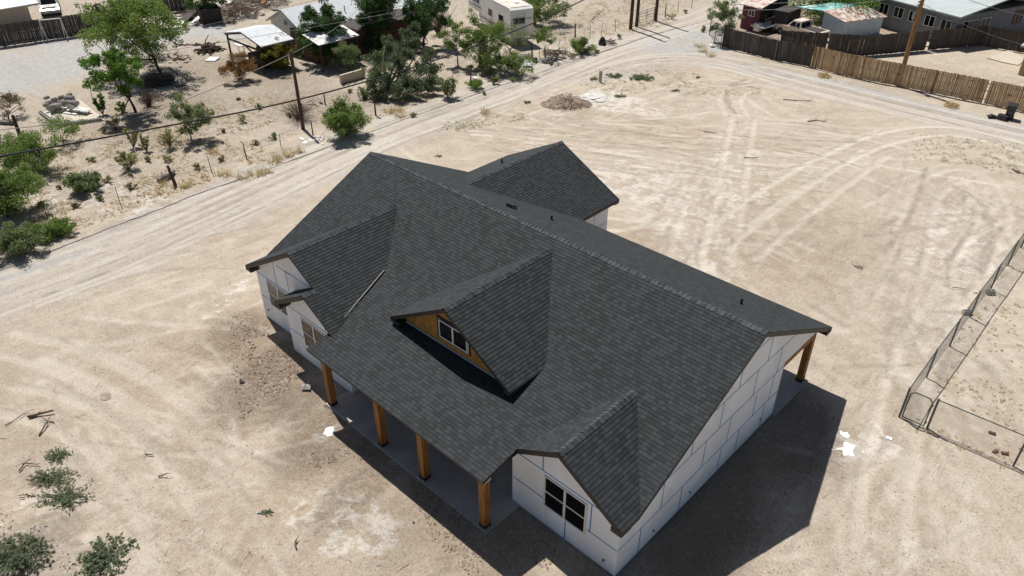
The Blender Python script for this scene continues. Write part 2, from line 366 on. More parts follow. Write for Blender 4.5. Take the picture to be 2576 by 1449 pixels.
def ell(u, v, ru, rv=None, rot=0):
    "soft ellipse mask in metres about a photo point"
    c = at(u, v); rv = rv or ru; ca, sa = math.cos(rot), math.sin(rot); dx, dy = X-c.x, Y-c.y
    q = ((dx*ca+dy*sa)/ru)**2+((-dx*sa+dy*ca)/rv)**2
    return np.clip(1.35-q, 0, 1)
sst = lambda a, b, x: (lambda t: t*t*(3-2*t))(np.clip((x-a)/(b-a), 0, 1))
n1 = fbm(X*.35+40, Y*.35+90); n2 = fbm(X*1.3+7, Y*1.3+31); n3 = fbm(X*4.+3, Y*4.+5, 3)
road_c1 = smooth(px((-260,830),(0,742),(330,618),(640,480),(930,352),(1250,232),(1480,140),(1640,88),(1790,40),(1900,-10)))
road_c2 = smooth(px((1480,190),(1620,150),(1790,150),(1990,200),(2240,262),(2480,318),(2700,372),(3100,480)))
d1 = poly_d(road_c1)+(n1-.5)*1.6; d2 = poly_d(road_c2)+(n1-.5)*1.4
road = np.maximum(1-sst(2.2, 3.3, d1), 1-sst(1.6, 2.9, d2))
junction = ell(1745, 105, 4.5, 5.5)
road = np.maximum(road, junction*.9)
def inside(poly):
    P = [(p.x, p.y) for p in px(*poly)]; ins = np.zeros(X.shape, bool); j = len(P)-1
    for i in range(len(P)):
        (xi, yi), (xj, yj) = P[i], P[j]; c = ((yi > Y) != (yj > Y)) & (X < (xj-xi)*(Y-yi)/(yj-yi+1e-12)+xi); ins ^= c; j = i
    return ins
def soft(poly, wd, nz):
    D = poly_d(px(*(poly+[poly[0]]))); D = np.where(inside(poly), D, -D)+nz; return sst(-wd, wd, D)
yard = soft([(-300,330),(0,243),(110,236),(200,205),(280,152),(420,112),(620,92),(640,72),(560,60),(440,76),(300,98),(200,98),(0,135),(-300,190)], .9, (n1-.5)*2.5+(n2-.5)*1.2)
yard2 = np.zeros_like(X)
grey = np.clip(road*(.12+.6*n2)+yard*(.8+.4*n2)+yard2*.4+junction*.65*n2*1.5+(1-sst(.3,1.6,poly_d(smooth(px((1800,165),(2080,205),(2330,268),(2576,330))))+n2))*.6+(1-sst(.2,1.2,poly_d(px((0,705),(110,665),(230,630)))+n2))*.7, 0, 1)
# left field and lots
left = 1-sst(-18.4, -16.4, X+(n1-.5)*2.5)
dry = np.clip(left*(1-yard)*(1-yard2)*(.25+.9*sst(.35,.65,n1)), 0, 1)
dry = np.maximum(dry, (1-sst(.2,1.3,poly_d(px((0,672),(300,560),(620,430),(860,330)))+(n2-.3)*1.2))*.8)
dry = np.maximum(dry, ell(600, 900, 2.2)*.0)
white = np.zeros_like(X)
for u, v, a, b, k in ((1640,480,7,2.2,.75),(1560,420,6,1.5,.6),(1760,560,3,4,.7),(1850,380,2.5,3,.5),(2420,620,3,5,.55),(2330,900,2,4,.4),(300,500,6,2.5,.5),(120,480,5,2,.5),(700,440,5,1.5,.4),(1800,250,6,2,.4),(850,1310,2.2,1.4,.9),(900,1340,1.6,1.2,.8),(830,1090,.8,.6,1),(1005,1160,.55,.35,.9),(1440,240,2.6,1.6,.6),(1560,262,5,2.2,.7),(1480,250,2.,1.2,1),(1790,500,3.2,2.5,.7),(1830,420,1.6,4,.65),(1700,420,4,3,.45),
    (1900,470,2,4,.5),(2390,560,2.2,2.6,.5),(2130,1120,.7,1.3,1),(2200,1100,1.6,1.6,.55),(1750,660,1.6,.8,.7),(2300,1420,3,1.5,.4),(700,1280,1,1,.4),(560,760,.6,2.2,.6),(620,690,.6,2.0,.6),(870,870,.4,.4,.5),(1390,300,3,1.5,.4),(130,940,2,2,.3),(270,640,3,1,.3),(60,1310,1.6,1.2,.5),(1880,280,3,3,.35),(2050,400,4,2,.3),(2440,820,2,3,.45),(2100,960,2,2,.3),(1520,230,1.4,.8,.9),(1100,330,3,1,.3)):
    white = np.maximum(white, ell(u, v, a, b, .3)*k)
white = np.clip(white*(.15+1.7*sst(.40,.60,n2*.5+n3*.5)), 0, 1)
dark = np.zeros_like(X)  # disturbed brown soil, plus darkening painted in to deepen the house's cast shadow
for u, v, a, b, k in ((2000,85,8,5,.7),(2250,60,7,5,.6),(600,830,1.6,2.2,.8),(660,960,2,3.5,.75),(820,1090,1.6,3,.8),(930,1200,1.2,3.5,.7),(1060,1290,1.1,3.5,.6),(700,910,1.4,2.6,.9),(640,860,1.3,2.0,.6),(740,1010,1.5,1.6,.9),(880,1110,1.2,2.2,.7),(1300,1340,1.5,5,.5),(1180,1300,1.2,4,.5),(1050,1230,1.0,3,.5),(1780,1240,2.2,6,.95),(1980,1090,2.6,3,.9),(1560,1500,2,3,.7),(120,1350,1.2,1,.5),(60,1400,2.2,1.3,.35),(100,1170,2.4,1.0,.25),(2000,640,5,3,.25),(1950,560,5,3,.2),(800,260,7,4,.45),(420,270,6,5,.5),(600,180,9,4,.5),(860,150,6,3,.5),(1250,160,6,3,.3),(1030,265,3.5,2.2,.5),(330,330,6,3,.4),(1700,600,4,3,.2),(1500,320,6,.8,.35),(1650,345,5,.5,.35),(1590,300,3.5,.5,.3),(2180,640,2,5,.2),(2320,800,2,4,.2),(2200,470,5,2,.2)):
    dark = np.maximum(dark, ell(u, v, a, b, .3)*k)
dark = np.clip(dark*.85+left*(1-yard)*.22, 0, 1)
rut = np.zeros_like(X); scrape = np.zeros_like(X); Z = np.zeros_like(X)
# scraped, disturbed strip beside the house
rough = np.clip(np.maximum.reduce([ell(640,870,2.4,4.2), ell(740,1010,2.4,3.4), ell(960,1180,1.3,4.5,.0), ell(1250,1390,1.6,3), ell(1850,1180,2.4,5.5)])*.8+ell(1430,255,3,2)*.8+ell(80,1380,3.5,2.2)*.8+left*.45*(1-yard)+ell(1700,180,6,3)*.5, 0, 1)
n4 = fbm(X*9+1, Y*9+2, 2)
Z += rough*(n4-.5)*.11
Z += (n1-.5)*.10+(n2-.5)*.05+rough*((n3-.5)*.24+(n2-.5)*.16)
TR = [  # tyre tracks: points, half gauge, strength
 (((0,1005),(120,1030),(250,1095),(360,1200),(420,1290)),.75,.5),(((0,860),(160,905),(330,985),(430,1060)),.75,.45),
 (((140,880),(330,960),(470,1080)),.7,.5),(((1150,470),(1010,400),(930,330)),.7,.35),
 (((1790,640),(1850,560),(1960,480),(2100,400),(2240,345),(2400,330),(2576,372)),.8,.8),(((1860,640),(1960,560),(2080,470),(2200,385)),.8,.6),
 (((1800,660),(1830,520),(1850,400),(1870,300)),.8,.7),(((1720,700),(1740,560),(1800,430)),.8,.5),(((2020,640),(1920,600),(1830,590),(1700,560)),.8,.5),
 (((1850,290),(1835,250),(1860,225),(1920,222)),.8,.5),(((2450,760),(2440,640),(2500,540),(2440,440),(2330,480),(2290,620),(2250,760)),.8,.45),
 (((2576,560),(2470,620),(2380,760),(2300,900),(2260,1040),(2230,1200),(2210,1400)),.75,.55),(((2480,500),(2400,590),(2340,700),(2290,800)),.7,.4),
 (((1560,300),(1700,330),(1900,320),(2060,330)),.8,.35),(((1640,240),(1760,210),(1880,215),(2050,262)),.8,.4),(((1890,240),(1990,300),(2130,330),(2300,330)),.8,.35)]
near = (X > -26) & (X < 33) & (Y > -23) & (Y < 47)
def lay(pts, g, k, wd=.21, dep=.035):
    k = min(1, k*1.25)
    c = smooth(pts, 8)
    for sgn in (-1, 1):
        q = []
        for i, p in enumerate(c):
            d = (c[min(i+1, len(c)-1)]-c[max(i-1, 0)]).normalized(); q.append(Vector((p.x-d.y*g*sgn, p.y+d.x*g*sgn)))
        D = poly_d(q); m = (1-sst(wd*.6, wd*1.5, D))*(.45+.8*n2); e = (1-sst(wd*1.2, wd*2.6, D))
        rut[:] = np.maximum(rut, m*k); Z[:] += (-dep*m+dep*.8*(e-m))*min(1, k*1.6)
for pts, g, k in TR: lay(px(*pts), g, k)
for off, g in ((-1.3,.75),(.1,.75),(1.2,.7)):
    lay([Vector((p.x+off*.94, p.y-off*.3)) for p in road_c1[::6]], g, .4, .2, .015)
for off in (-.6, .6): lay([Vector((p.x, p.y+off)) for p in road_c2[::6]], .75, .45, .2, .015)
c = at(60,1345); Z += .45*np.exp(-((X-c.x)**2+(Y-c.y)**2)/1.3)
c = at(130,1390); Z += .18*np.exp(-((X-c.x)**2+(Y-c.y)**2)/.8)*n2
edge = 1-sst(.3, 1.0, np.abs(d1-2.9)); Z += edge*.05*n2
# keep it level under and round the house
hx = np.maximum(np.maximum(-.4-X, X-21.2), 0); hy = np.maximum(np.maximum(-9.0-Y, Y-10.0), 0)
lev = sst(0, 1.2, np.hypot(hx, hy)); near_house = 1-sst(0., 3.0, np.hypot(hx, hy))
Z = Z*lev*.9 - .0
Z[(X<0.3)|(X>20.3)|(Y<-7.2)|(Y>9.5)] += 0
Z += (1-lev)*0 + near_house*((n3-.5)*.035)
def stroke(pts, wd, kr, ks, dep=.012, kw=0):
    "a scuff or tyre line, painted only in its own window"
    xs = [p[0] for p in pts]; ys = [p[1] for p in pts]; i0, i1 = np.searchsorted(gx, [min(xs)-1, max(xs)+1]); j0, j1 = np.searchsorted(gy, [min(ys)-1, max(ys)+1])
    if i1-i0 < 2 or j1-j0 < 2: return
    sx, sy = X[j0:j1,i0:i1], Y[j0:j1,i0:i1]; D = np.full(sx.shape, 1e9)
    for (ax, ay), (bx, by) in zip(pts[:-1], pts[1:]):
        dx, dy = bx-ax, by-ay; L_ = dx*dx+dy*dy+1e-9; t = np.clip(((sx-ax)*dx+(sy-ay)*dy)/L_, 0, 1); D = np.minimum(D, np.hypot(sx-ax-t*dx, sy-ay-t*dy))
    m_ = (1-sst(wd*.5, wd*1.6, D))*np.clip(n2[j0:j1,i0:i1]*3-.7, .1, 1)
    if kr: rut[j0:j1,i0:i1] = np.maximum(rut[j0:j1,i0:i1], m_*kr)
    if kw: white[j0:j1,i0:i1] = np.maximum(white[j0:j1,i0:i1], m_*kw)
    if ks: scrape[j0:j1,i0:i1] = np.maximum(scrape[j0:j1,i0:i1], m_*ks)
    Z[j0:j1,i0:i1] -= m_*dep
def scuffs(n, box, du, dv, spread, L0, L1, wd, kr, ks, seed, kw=0):
    rg = np.random.default_rng(seed)
    for _ in range(n):
        u, v = rg.uniform(box[0], box[1]), rg.uniform(box[2], box[3]); a = at(u, v); b_ = at(u+du*20, v+dv*20); th = math.atan2(b_.y-a.y, b_.x-a.x)+rg.normal()*spread; k = rg.normal()*.12; Ln = rg.uniform(L0, L1); p = [(a.x, a.y)]; x, y = a.x, a.y
        for _ in range(8): x += math.cos(th)*Ln/8; y += math.sin(th)*Ln/8; th += k*Ln/8*.6; p.append((x, y))
        w_ = wd*rg.uniform(.5, 1.4); r_ = rg.random()
        if kw: stroke(p, w_, 0, 0, .004, kw*rg.uniform(.5,1))
        elif r_ < .5: stroke(p, w_, kr*rg.uniform(.3,1), 0)
        else: stroke(p, w_*.7, 0, ks*rg.uniform(.3,1))
scuffs(70, (1120,1950,280,430), 1, .10, .12, 3, 11, .16, .8, .9, 1); scuffs(60, (1680,1880,380,660), -.2, 1, .15, 2, 9, .16, 1., .8, 2)
scuffs(60, (1480,1760,370,600), 1, .22, .15, 2, 9, .15, .9, .6, 3); scuffs(34, (1850,2280,330,720), 1, -.8, .3, 2, 9, .15, .5, .4, 4)
scuffs(110, (2230,2560,380,950), .2, 1, .9, 1, 5, .2, .8, .8, 5); scuffs(70, (0,620,760,1230), 1, .55, .25, 3, 10, .15, .7, .55, 6)
scuffs(50, (80,720,480,800), 1, -.36, .12, 3, 12, .13, .6, .6, 7); scuffs(60, (2060,2480,1000,1449), -.15, 1, .35, 2, 8, .16, .6, .6, 8)
scuffs(60, (1900,2500,480,840), .6, .5, .8, 1, 5, .2, .5, .6, 9); scuffs(50, (0,900,1150,1449), 1, .2, 1, 1, 4, .14, .5, .5, 10); scuffs(80, (1100,1480,130,330), 1, -.42, .1, 4, 14, .12, .7, .7, 11)
scuffs(46, (1680,1860,400,640), -.22, 1, .12, 1, 7, .26, 0, 0, 31, .8); scuffs(40, (1480,1750,430,580), 1, .2, .2, 1, 6, .22, 0, 0, 32, .65); scuffs(26, (1380,1700,225,290), 1, .12, .2, 1, 6, .3, 0, 0, 33, .75); scuffs(30, (2250,2520,420,900), .2, 1, .8, 1, 4, .3, 0, 0, 34, .6); scuffs(20, (1640,1800,640,760), .3, 1, .4, 1, 4, .2, 0, 0, 35, .7)
scuffs(70, (2200,2560,380,1000), .1, 1, .9, 2, 7, .17, 0, .9, 36); scuffs(40, (1900,2300,560,900), .6, -.5, .5, 3, 9, .18, 0, .5, 37); scuffs(60, (1150,2000,290,440), 1, .08, .06, 5, 14, .12, 1, 1, 38)
for pts in (((1835,250),(1830,232),(1850,215),(1900,208)),((1838,262),(1826,240),(1838,215),(1880,200)),((1850,285),(1832,262),(1822,240)),((2450,560),(2400,640),(2380,720)),((2330,420),(2300,520),(2240,620)),((2480,520),(2500,600),(2470,690),(2420,740)),((2400,470),(2460,500),(2480,560))):
    stroke([(p.x, p.y) for p in smooth(px(*pts), 8)], .15, 0, .9)
for i in range(26):
    o_ = rng.uniform(-2.6, 2.6); i0 = int(rng.integers(0, 50)); cc = road_c1[i0:i0+int(rng.integers(14, 46))]
    if len(cc) > 3: stroke([(p.x+o_*.94, p.y-o_*.3) for p in cc], .11, .7 if i % 2 else 0, 0 if i % 2 else .75)
for i in range(18):
    o_ = rng.uniform(-2.0, 2.4); i0 = int(rng.integers(0, 34)); cc = road_c2[i0:i0+int(rng.integers(12, 34))]
    if len(cc) > 3: stroke([(p.x-o_*.1, p.y+o_) for p in cc], .12, .7 if i % 2 else 0, 0 if i % 2 else .8)
for i in range(14): lay_ = rng.uniform(-1, 1); stroke([(p.x, p.y+lay_*3) for p in smooth(px((1480,190),(1600,168),(1760,165),(1900,190),(2050,225)))[int(rng.integers(0,14)):][:22]], .1, .5, .0 if i % 2 else .7)
for k in range(9): stroke([(p.x+k*.5, p.y-k*.2) for p in smooth(px((0,150),(60,165),(95,195),(60,225)))[:24]], .12, 0, .5 if k % 2 else .2)
tan = np.zeros_like(X)
for u, v, a, b, k in ((2000,90,9,6,1),(2260,62,7,5,1),(2120,60,8,6,1),(600,850,2.5,4,.9),(850,1130,2.2,5,.9),(1100,1310,2.0,5,.8),(560,900,3.5,6,.7),(660,960,2.2,5,.9),(300,1150,7,5,.5),(600,1300,7,4,.55),(1000,1350,7,3,.7),(1750,1250,3,6,.6),(1700,650,4,5,.35),(1950,560,7,6,.4),(1950,640,5,4,.5),(1700,330,9,3,.45),(1350,330,6,3,.3),(1500,300,8,2,.35),(640,700,2,4,.4),(1300,1449,4,3,.6),(2150,640,4,5,.3),(100,1100,5,4,.25),(1560,600,3,3,.5)):
    tan = np.maximum(tan, ell(u, v, a, b, .3)*k)
tan = np.clip(tan*(.45+1.1*n1), 0, 1)
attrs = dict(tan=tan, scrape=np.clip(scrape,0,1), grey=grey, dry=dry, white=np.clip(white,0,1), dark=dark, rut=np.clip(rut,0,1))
def gz(x, y):
    i = int(np.clip(np.searchsorted(gy, y), 1, len(gy)-1)); j = int(np.clip(np.searchsorted(gx, x), 1, len(gx)-1))
    return float(Z[i-1:i+1, j-1:j+1].mean())
ny, nx = X.shape; idx = np.arange(nx*ny).reshape(ny, nx)
quads = np.stack([idx[:-1,:-1], idx[:-1,1:], idx[1:,1:], idx[1:,:-1]], -1)
rd = np.minimum(d1-2.75, d2-2.3); rd = np.minimum(rd, np.where(junction > .4, -.1, 9))
cellv = lambda a: (a[:-1,:-1]+a[1:,1:])/2
is_road = cellv(rd) < 0; is_yard = (cellv(yard) > .5) & ~is_road
def sheet(name, mask):
    q = quads[mask]; used, inv = np.unique(q, return_inverse=True); inv = inv.reshape(-1, 4)
    me = bpy.data.meshes.new(name); nv = len(used); me.vertices.add(nv); me.loops.add(inv.size); me.polygons.add(len(inv))
    me.vertices.foreach_set('co', np.stack([X.ravel()[used], Y.ravel()[used], Z.ravel()[used]], -1).ravel())
    me.loops.foreach_set('vertex_index', inv.ravel().astype(np.int32)); me.polygons.foreach_set('loop_start', np.arange(0, inv.size, 4, dtype=np.int32))
    me.polygons.foreach_set('use_smooth', [True]*len(inv)); me.update(calc_edges=True)
    for k, a in attrs.items():
        at_ = me.attributes.new(k, 'FLOAT', 'POINT'); at_.data.foreach_set('value', a.ravel()[used].astype(np.float32))
    me.materials.append(M['soil']); o = bpy.data.objects.new(name, me); sc.collection.objects.link(o); o['kind'] = 'structure'; return o
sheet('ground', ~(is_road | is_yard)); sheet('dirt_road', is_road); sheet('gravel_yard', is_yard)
# ---------------------------------------------------------------- the house (model units x K metres, x along the ridge, y to the back)
K = 1.35
house = thing('house', 'large unfinished house with charcoal shingle roof and white foam board walls', 'house', (7.7*K, -1*K, 0))
def hb(): return MB(K)
H, L, m = 4.49, 15.37, .489; MR, YR = .507, 4.82
YB = -3.08; ZB = H+m*YB; YP, ZP = -6.59, 2.246; MP = (ZB-ZP)/(YB-YP)*-1
MP = (ZB-ZP)/(YB-YP)
EX = EXPO/K
def clip(poly, o, d, lo, hi):
    def half(p, s, lim):
        out = []
        for i in range(len(p)):
            a, b = p[i], p[(i+1) % len(p)]; da, db = ((a-o).dot(d)-lim)*s, ((b-o).dot(d)-lim)*s
            if da >= 0: out.append(a)
            if da*db < 0: out.append(a+(b-a)*(da/(da-db)))
        return out
    p = half(poly, 1, lo)
    return half(p, -1, hi) if len(p) > 2 else []
def roof_plane(name, poly, udir, origin, slab=.085, step=.012, top=None):
    "lapped shingle courses laid on a deck slab"
    poly = [Vector(p) for p in poly]; U = Vector(udir).normalized()
    nrm = V(0,0,0)
    for i in range(len(poly)): nrm += poly[i].cross(poly[(i+1) % len(poly)])
    nrm.normalize()
    if nrm.z < 0: nrm = -nrm; poly = poly[::-1]
    W_ = nrm.cross(U); W_ = W_ if W_.z > 0 else -W_
    o = Vector(origin); vs = [(p-o).dot(W_) for p in poly]; b = hb()
    k = math.floor(min(vs)/EX)
    while k*EX < max(vs):
        c = clip(poly, o, W_, k*EX, (k+1)*EX)
        if len(c) > 2:
            q = []; uv = []
            for p in c:
                vv = (p-o).dot(W_); fr = (vv-k*EX)/EX; q.append(p+nrm*(step*(1-fr*.85))); uv.append(((p-o).dot(U)*K, (k+min(max(fr,.02),.98))*EXPO))
            b.face(q, 0, uv)
            lowp = [(p, a, t_) for p, a, t_ in zip(c, q, uv) if (p-o).dot(W_) < k*EX+1e-5]
            if len(lowp) >= 2:
                lowp.sort(key=lambda z: z[0].dot(U)); (p0, a0, u0), (p1, a1, u1) = lowp[0], lowp[-1]
                b.face([p0-nrm*.002, p1-nrm*.002, a1, a0], 0, [(u0[0], u0[1]), (u1[0], u1[1]), (u1[0], u1[1]+.001), (u0[0], u0[1]+.001)])
        k += 1
    dn = V(0, 0, -1)
    b.prism([p+dn*.003 for p in poly], dn*.022, 1)
    if slab > .03: pass
    return b.build(name, [M['shingle'], M['edge']], house)
def trim(b, A, B, out, h=.13, d=.27, drop=.024, mt=0):
    "boxed fascia and soffit under a roof edge"
    A, B, o = Vector(A), Vector(B), Vector(out).normalized(); dn = V(0,0,-1)
    a, c = A+dn*drop-o*.01, B+dn*drop-o*.01
    b.prism([a, c, c+dn*h, a+dn*h], -o*d, mt)
def yf(z): return -(H-z)/m
# main roof
XC, YC, ZC, MC = 2.95, -5.43, 3.905, .575
XG, YG, ZG, MG = 13.54, -5.48, 3.235, .599
XD, YD, ZD, MD = 8.86, -4.55, 4.325, .60
XW, YW, ZW, MW = 2.87, 7.12, 3.545, .507
ZF = H+m*-4.80
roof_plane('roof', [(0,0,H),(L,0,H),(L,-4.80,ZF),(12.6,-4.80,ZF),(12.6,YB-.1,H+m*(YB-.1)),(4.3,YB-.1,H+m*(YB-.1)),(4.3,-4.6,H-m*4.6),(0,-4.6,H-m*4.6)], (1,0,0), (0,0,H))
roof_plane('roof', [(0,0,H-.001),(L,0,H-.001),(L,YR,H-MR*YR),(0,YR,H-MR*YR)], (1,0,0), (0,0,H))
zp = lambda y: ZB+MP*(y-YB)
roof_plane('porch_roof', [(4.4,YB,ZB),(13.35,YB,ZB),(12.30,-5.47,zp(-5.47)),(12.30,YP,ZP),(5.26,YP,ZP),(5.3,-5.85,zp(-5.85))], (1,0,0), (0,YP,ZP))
# cross gable on the left with the lower gable nested in its slope
ze = ZC-MC*(XC-.01)
roof_plane('cross_gable_roof', [(.01,YC,ze),(XC,YC,ZC),(XC,yf(ZC)+.05,ZC),(.01,yf(ze)+.1,ze)], (0,1,0), (XC,YC,ZC))
XS, YS, ZS = 4.20, -5.88, ZC-MC*(4.20-XC)
zr5 = lambda x: ZC-MC*(x-XC)
roof_plane('cross_gable_roof', [(XC,YC,ZC),(XS-.02,YC,zr5(XS-.02)),(XS,YS,ZS),(5.60,YS,zr5(5.60)),(5.60,-4.4,zr5(5.60)),(4.56,YB+.05,zr5(4.56)),(XC,yf(ZC)+.05,ZC)], (0,1,0), (XC,YC,ZC))
roof_plane('bump_out_roof', [(2.44,YS,ZS-MC*(XS-2.44)),(XS,YS,ZS),(XS,-5.0,ZS),(2.44,-5.0,ZS-MC*(XS-2.44))], (0,1,0), (XS,YS,ZS))
# small gable on the right
zg = lambda x: ZG-MG*abs(x-XG)
roof_plane('small_gable_roof', [(12.20,YG,zg(12.20)),(XG,YG,ZG),(XG,yf(ZG)+.05,ZG),(12.9,yf(ZG)-.05,zg(12.9)),(12.20,YB-.6,zg(12.2))], (0,1,0), (XG,YG,ZG))
roof_plane('small_gable_roof', [(XG,YG,ZG),(L,YG,zg(L)),(L,yf(zg(L))+.0,zg(L)),(XG,yf(ZG)+.05,ZG)], (0,1,0), (XG,YG,ZG))
# back wing
zw = lambda x: ZW-MW*abs(x-XW); XWL, XWR = -.10, 5.85
yv = lambda z: (H-z)/MR
roof_plane('back_wing_roof', [(XWL,YW,zw(XWL)),(XW,YW,ZW),(XW,yv(ZW)-.1,ZW),(XWL,yv(zw(XWL))-.1,zw(XWL))], (0,1,0), (XW,YW,ZW))
roof_plane('back_wing_roof', [(XWR,YW,zw(XWR)),(XW,YW,ZW),(XW,yv(ZW)-.1,ZW),(XWR,yv(zw(XWR))-.1,zw(XWR))], (0,1,0), (XW,YW,ZW))
# walls: closed volumes per wing
b = hb(); T = .10
def gprism(x0, x1, y0, y1, top, z0=.03, mt=0):
    xs = sorted([x0, x1]+[x for x in (XC, XS, XG, XW, XD) if x0 < x < x1]); 
    b.prism([(x0,y0,z0)]+[(x1,y0,z0)]+[(x, y0, top(x)) for x in reversed(xs)], (0, y1-y0, 0), mt)
tmain = lambda y: H-(m*-y if y < 0 else MR*y)-T
b.prism([(.28,YB,.03),(.28,2.46,.03),(.28,2.46,tmain(2.46)),(.28,0,tmain(0)),(.28,YB,tmain(YB))], (14.6,0,0))
XE = 15.09
b.prism([(XE,-5.10,.03),(XE,2.46,.03),(XE,2.46,1.95),(XE,4.45,1.95),(XE,4.45,tmain(4.45)),(XE,0,tmain(0)),(XE,-4.45,tmain(-4.45)),(XE,-4.5,2.04),(XE,-5.10,2.04)], (-.2,0,0))
gprism(11.81, XE-.003, -5.11, -2.9, lambda x: zg(x)-T)
gprism(.02, 5.50, -5.10, -2.9, lambda x: ZC-MC*abs(x-XC)-T)
gprism(2.38, 5.52, -5.49, -5.05, lambda x: ZS-MC*abs(x-XS)-T)
b.box(5.3, 5.52, -5.3, YB, .03, 2.05)
gprism(.15, 5.55, 2.3, 6.85, lambda x: zw(x)-T)
# blue seam tape on the board joints, flat strips 2 mm proud
def seamx(a, c, wd=.03):   # on the right wall
    (y0,z0),(y1,z1) = a, c
    if abs(z0-z1) < .02: b.box(XE-.001, XE+.003, y0, y1, z0-wd/2, z0+wd/2, 1)
    else: b.box(XE-.001, XE+.004, y0-wd/2, y0+wd/2, z0, z1, 1)
for z, y0, y1 in ((.93,-5.1,2.46),(1.86,-5.1,2.46),(1.98+.01,2.46,2.47),(2.76,-3.3,3.0),(3.63,-1.4,1.3)): seamx((y0,z),(y1,z))
for y, z0, z1 in ((-4.19,.05,.93),(-1.59,.94,1.86),(-2.46,.05,.93),(-.61,.05,.93),(.3,.05,.93),(1.7,.05,.93),(-3.4,.93,1.86),(-.4,.93,1.86),(.97,.93,1.7),(1.9,.93,1.86),(-2.3,1.86,2.76),(-1.0,1.86,2.76),(.69,1.86,2.76),(2.0,1.86,2.76),(-.3,2.76,3.63),(1.17,2.76,3.63),(.2,3.63,4.2)): seamx((y,z0),(y,z1))
def seamy(x0, x1, z0, z1, y, wd=.03):
    if z0 == z1: b.box(x0, x1, y-.003, y+.001, z0-wd/2, z0+wd/2, 1)
    else: b.box(x0-wd/2, x0+wd/2, y-.004, y+.001, z0, z1, 1)
for x0,x1,z0,z1 in ((11.84,12.85,.93,.93),(14.2,15.07,.93,.93),(11.84,14.95,1.87,1.87),(12.81,12.81,1.87,2.6),(13.56,13.56,.05,.68),(14.29,14.29,.9,1.86),(12.95,13.9,2.62,2.62),(14.6,14.6,1.80,1.95)): seamy(x0,x1,z0,z1,-5.11,.034)
for x0,x1,z0,z1 in ((.04,.62,.93,.93),(.04,2.36,1.86,1.86),(1.5,2.3,2.70,2.70),(1.30,1.30,1.86,2.7),(2.02,2.02,1.86,2.7),(2.02,4.2,2.72,2.72)): seamy(x0,x1,z0,z1,-5.10)
for x0,x1,z0,z1 in ((2.4,3.2,.93,.93),(2.4,5.3,1.86,1.86),(4.55,4.55,1.86,2.4)): seamy(x0,x1,z0,z1,-5.49)
for z in (1.0, 1.1): b.box(5.549, 5.554, 5.2, 6.84, z-.01, z+.01, 1)
b.box(5.549, 5.555, 6.0, 6.02, 1.1, 1.9, 1)
b.build('wall', [M['foam'], M['tape']], house)
b = hb(); q = .012
for x0,x1,y0,y1 in ((.28,15.07,YB,2.44),(11.83,XE-.02,-5.09,-3),(.04,5.5,-5.08,-3),(2.40,5.5,-5.47,-5),(.17,5.53,2.3,6.83)): b.box(x0,x1,y0,y1,-.2,.035+q); q += .0017
b.build('foundation', M['stem'], house)
# fascia, soffits
b = hb(); F = lambda A, B, o, **k: trim(b, A, B, o, **k)
F((L,0,H),(L,-4.80,ZF),(1,0,0)); F((L,0,H),(L,YR,H-MR*YR),(1,0,0))
F((0,0,H),(0,-4.6,H-m*4.6),(-1,0,0)); F((0,0,H),(0,YR,H-MR*YR),(-1,0,0))
F((0,YR,H-MR*YR),(L,YR,H-MR*YR),(0,1,0),d=.3)
F((L,-4.80,zg(L)),(L,YG,zg(L)),(1,0,0),d=.25)
F((L,YG,zg(L)),(XG,YG,ZG),(0,-1,0),d=.35,h=.14); F((XG,YG,ZG),(12.3,YG,zg(12.3)),(0,-1,0),d=.35,h=.14)
F((.01,YC,ze),(XC,YC,ZC),(0,-1,0),d=.31,h=.14); F((XC,YC,ZC),(XS-.05,YC,zr5(XS-.05)),(0,-1,0),d=.31,h=.08)
F((.01,YC,ze),(.01,-3.6,ze),(-1,0,0),d=.02,h=.14)
F((2.44,YS,ZS-MC*(XS-2.44)),(XS,YS,ZS),(0,-1,0),d=.37,h=.14); F((XS,YS,ZS),(5.5,YS,zr5(5.5)),(0,-1,0),d=.37,h=.04)
b.box(2.46,2.75,YS+.012,-5.49,ZS-MC*(XS-2.44)-.17,ZS-MC*(XS-2.44)-.05); b.box(.03,.3,YC+.012,-5.1,ze-.18,ze-.06)
b.box(L-.3,L-.02,YG+.012,-5.11,zg(L)-.18,zg(L)-.05)
F((XWR,YR-.2,zw(XWR)),(XWR,YW,zw(XWR)),(1,0,0),d=.3,h=.1); F((XWR,YW,zw(XWR)),(XW,YW,ZW),(0,1,0)); F((XW,YW,ZW),(XWL,YW,zw(XWL)),(0,1,0))
F((XWL,YR,zw(XWL)),(XWL,YW,zw(XWL)),(-1,0,0),d=.25,h=.1)
b.build('fascia', M['edge'], house)
b = hb(); trim(b,(5.30,YP,ZP),(12.30,YP,ZP),(0,-1,0),h=.05,d=.04); trim(b,(12.30,YP,ZP),(12.30,-5.5,zp(-5.5)),(1,0,0),h=.07,d=.03)
b.build('porch_fascia', M['edge'], house)
b = hb(); b.box(5.27,8.15,-6.53,-6.50,2.13,2.19); b.build('primed_trim_board', M['primer'], house)
b = hb(); b.box(12.20,12.27,-6.55,-6.3,2.10,2.17); b.build('primed_trim_board', M['primer'], house)
b = hb(); b.prism([(5.53,-6.5,2.16),(12.2,-6.5,2.16),(12.2,-3.1,2.16),(5.53,-3.1,2.16)],(0,0,.02)); b.build('porch_ceiling', M['edge'], house)
b = hb(); b.box(5.5,12.05,-6.30,-6.06,1.95,2.15); b.build('porch_beam', M['cedar'], house)
b = hb(); b.box(14.86,15.085,2.462,4.50,1.74,1.948); b.box(6.0,14.85,4.30,4.50,1.74,1.95); b.build('back_porch_beam', M['cedar'], house)
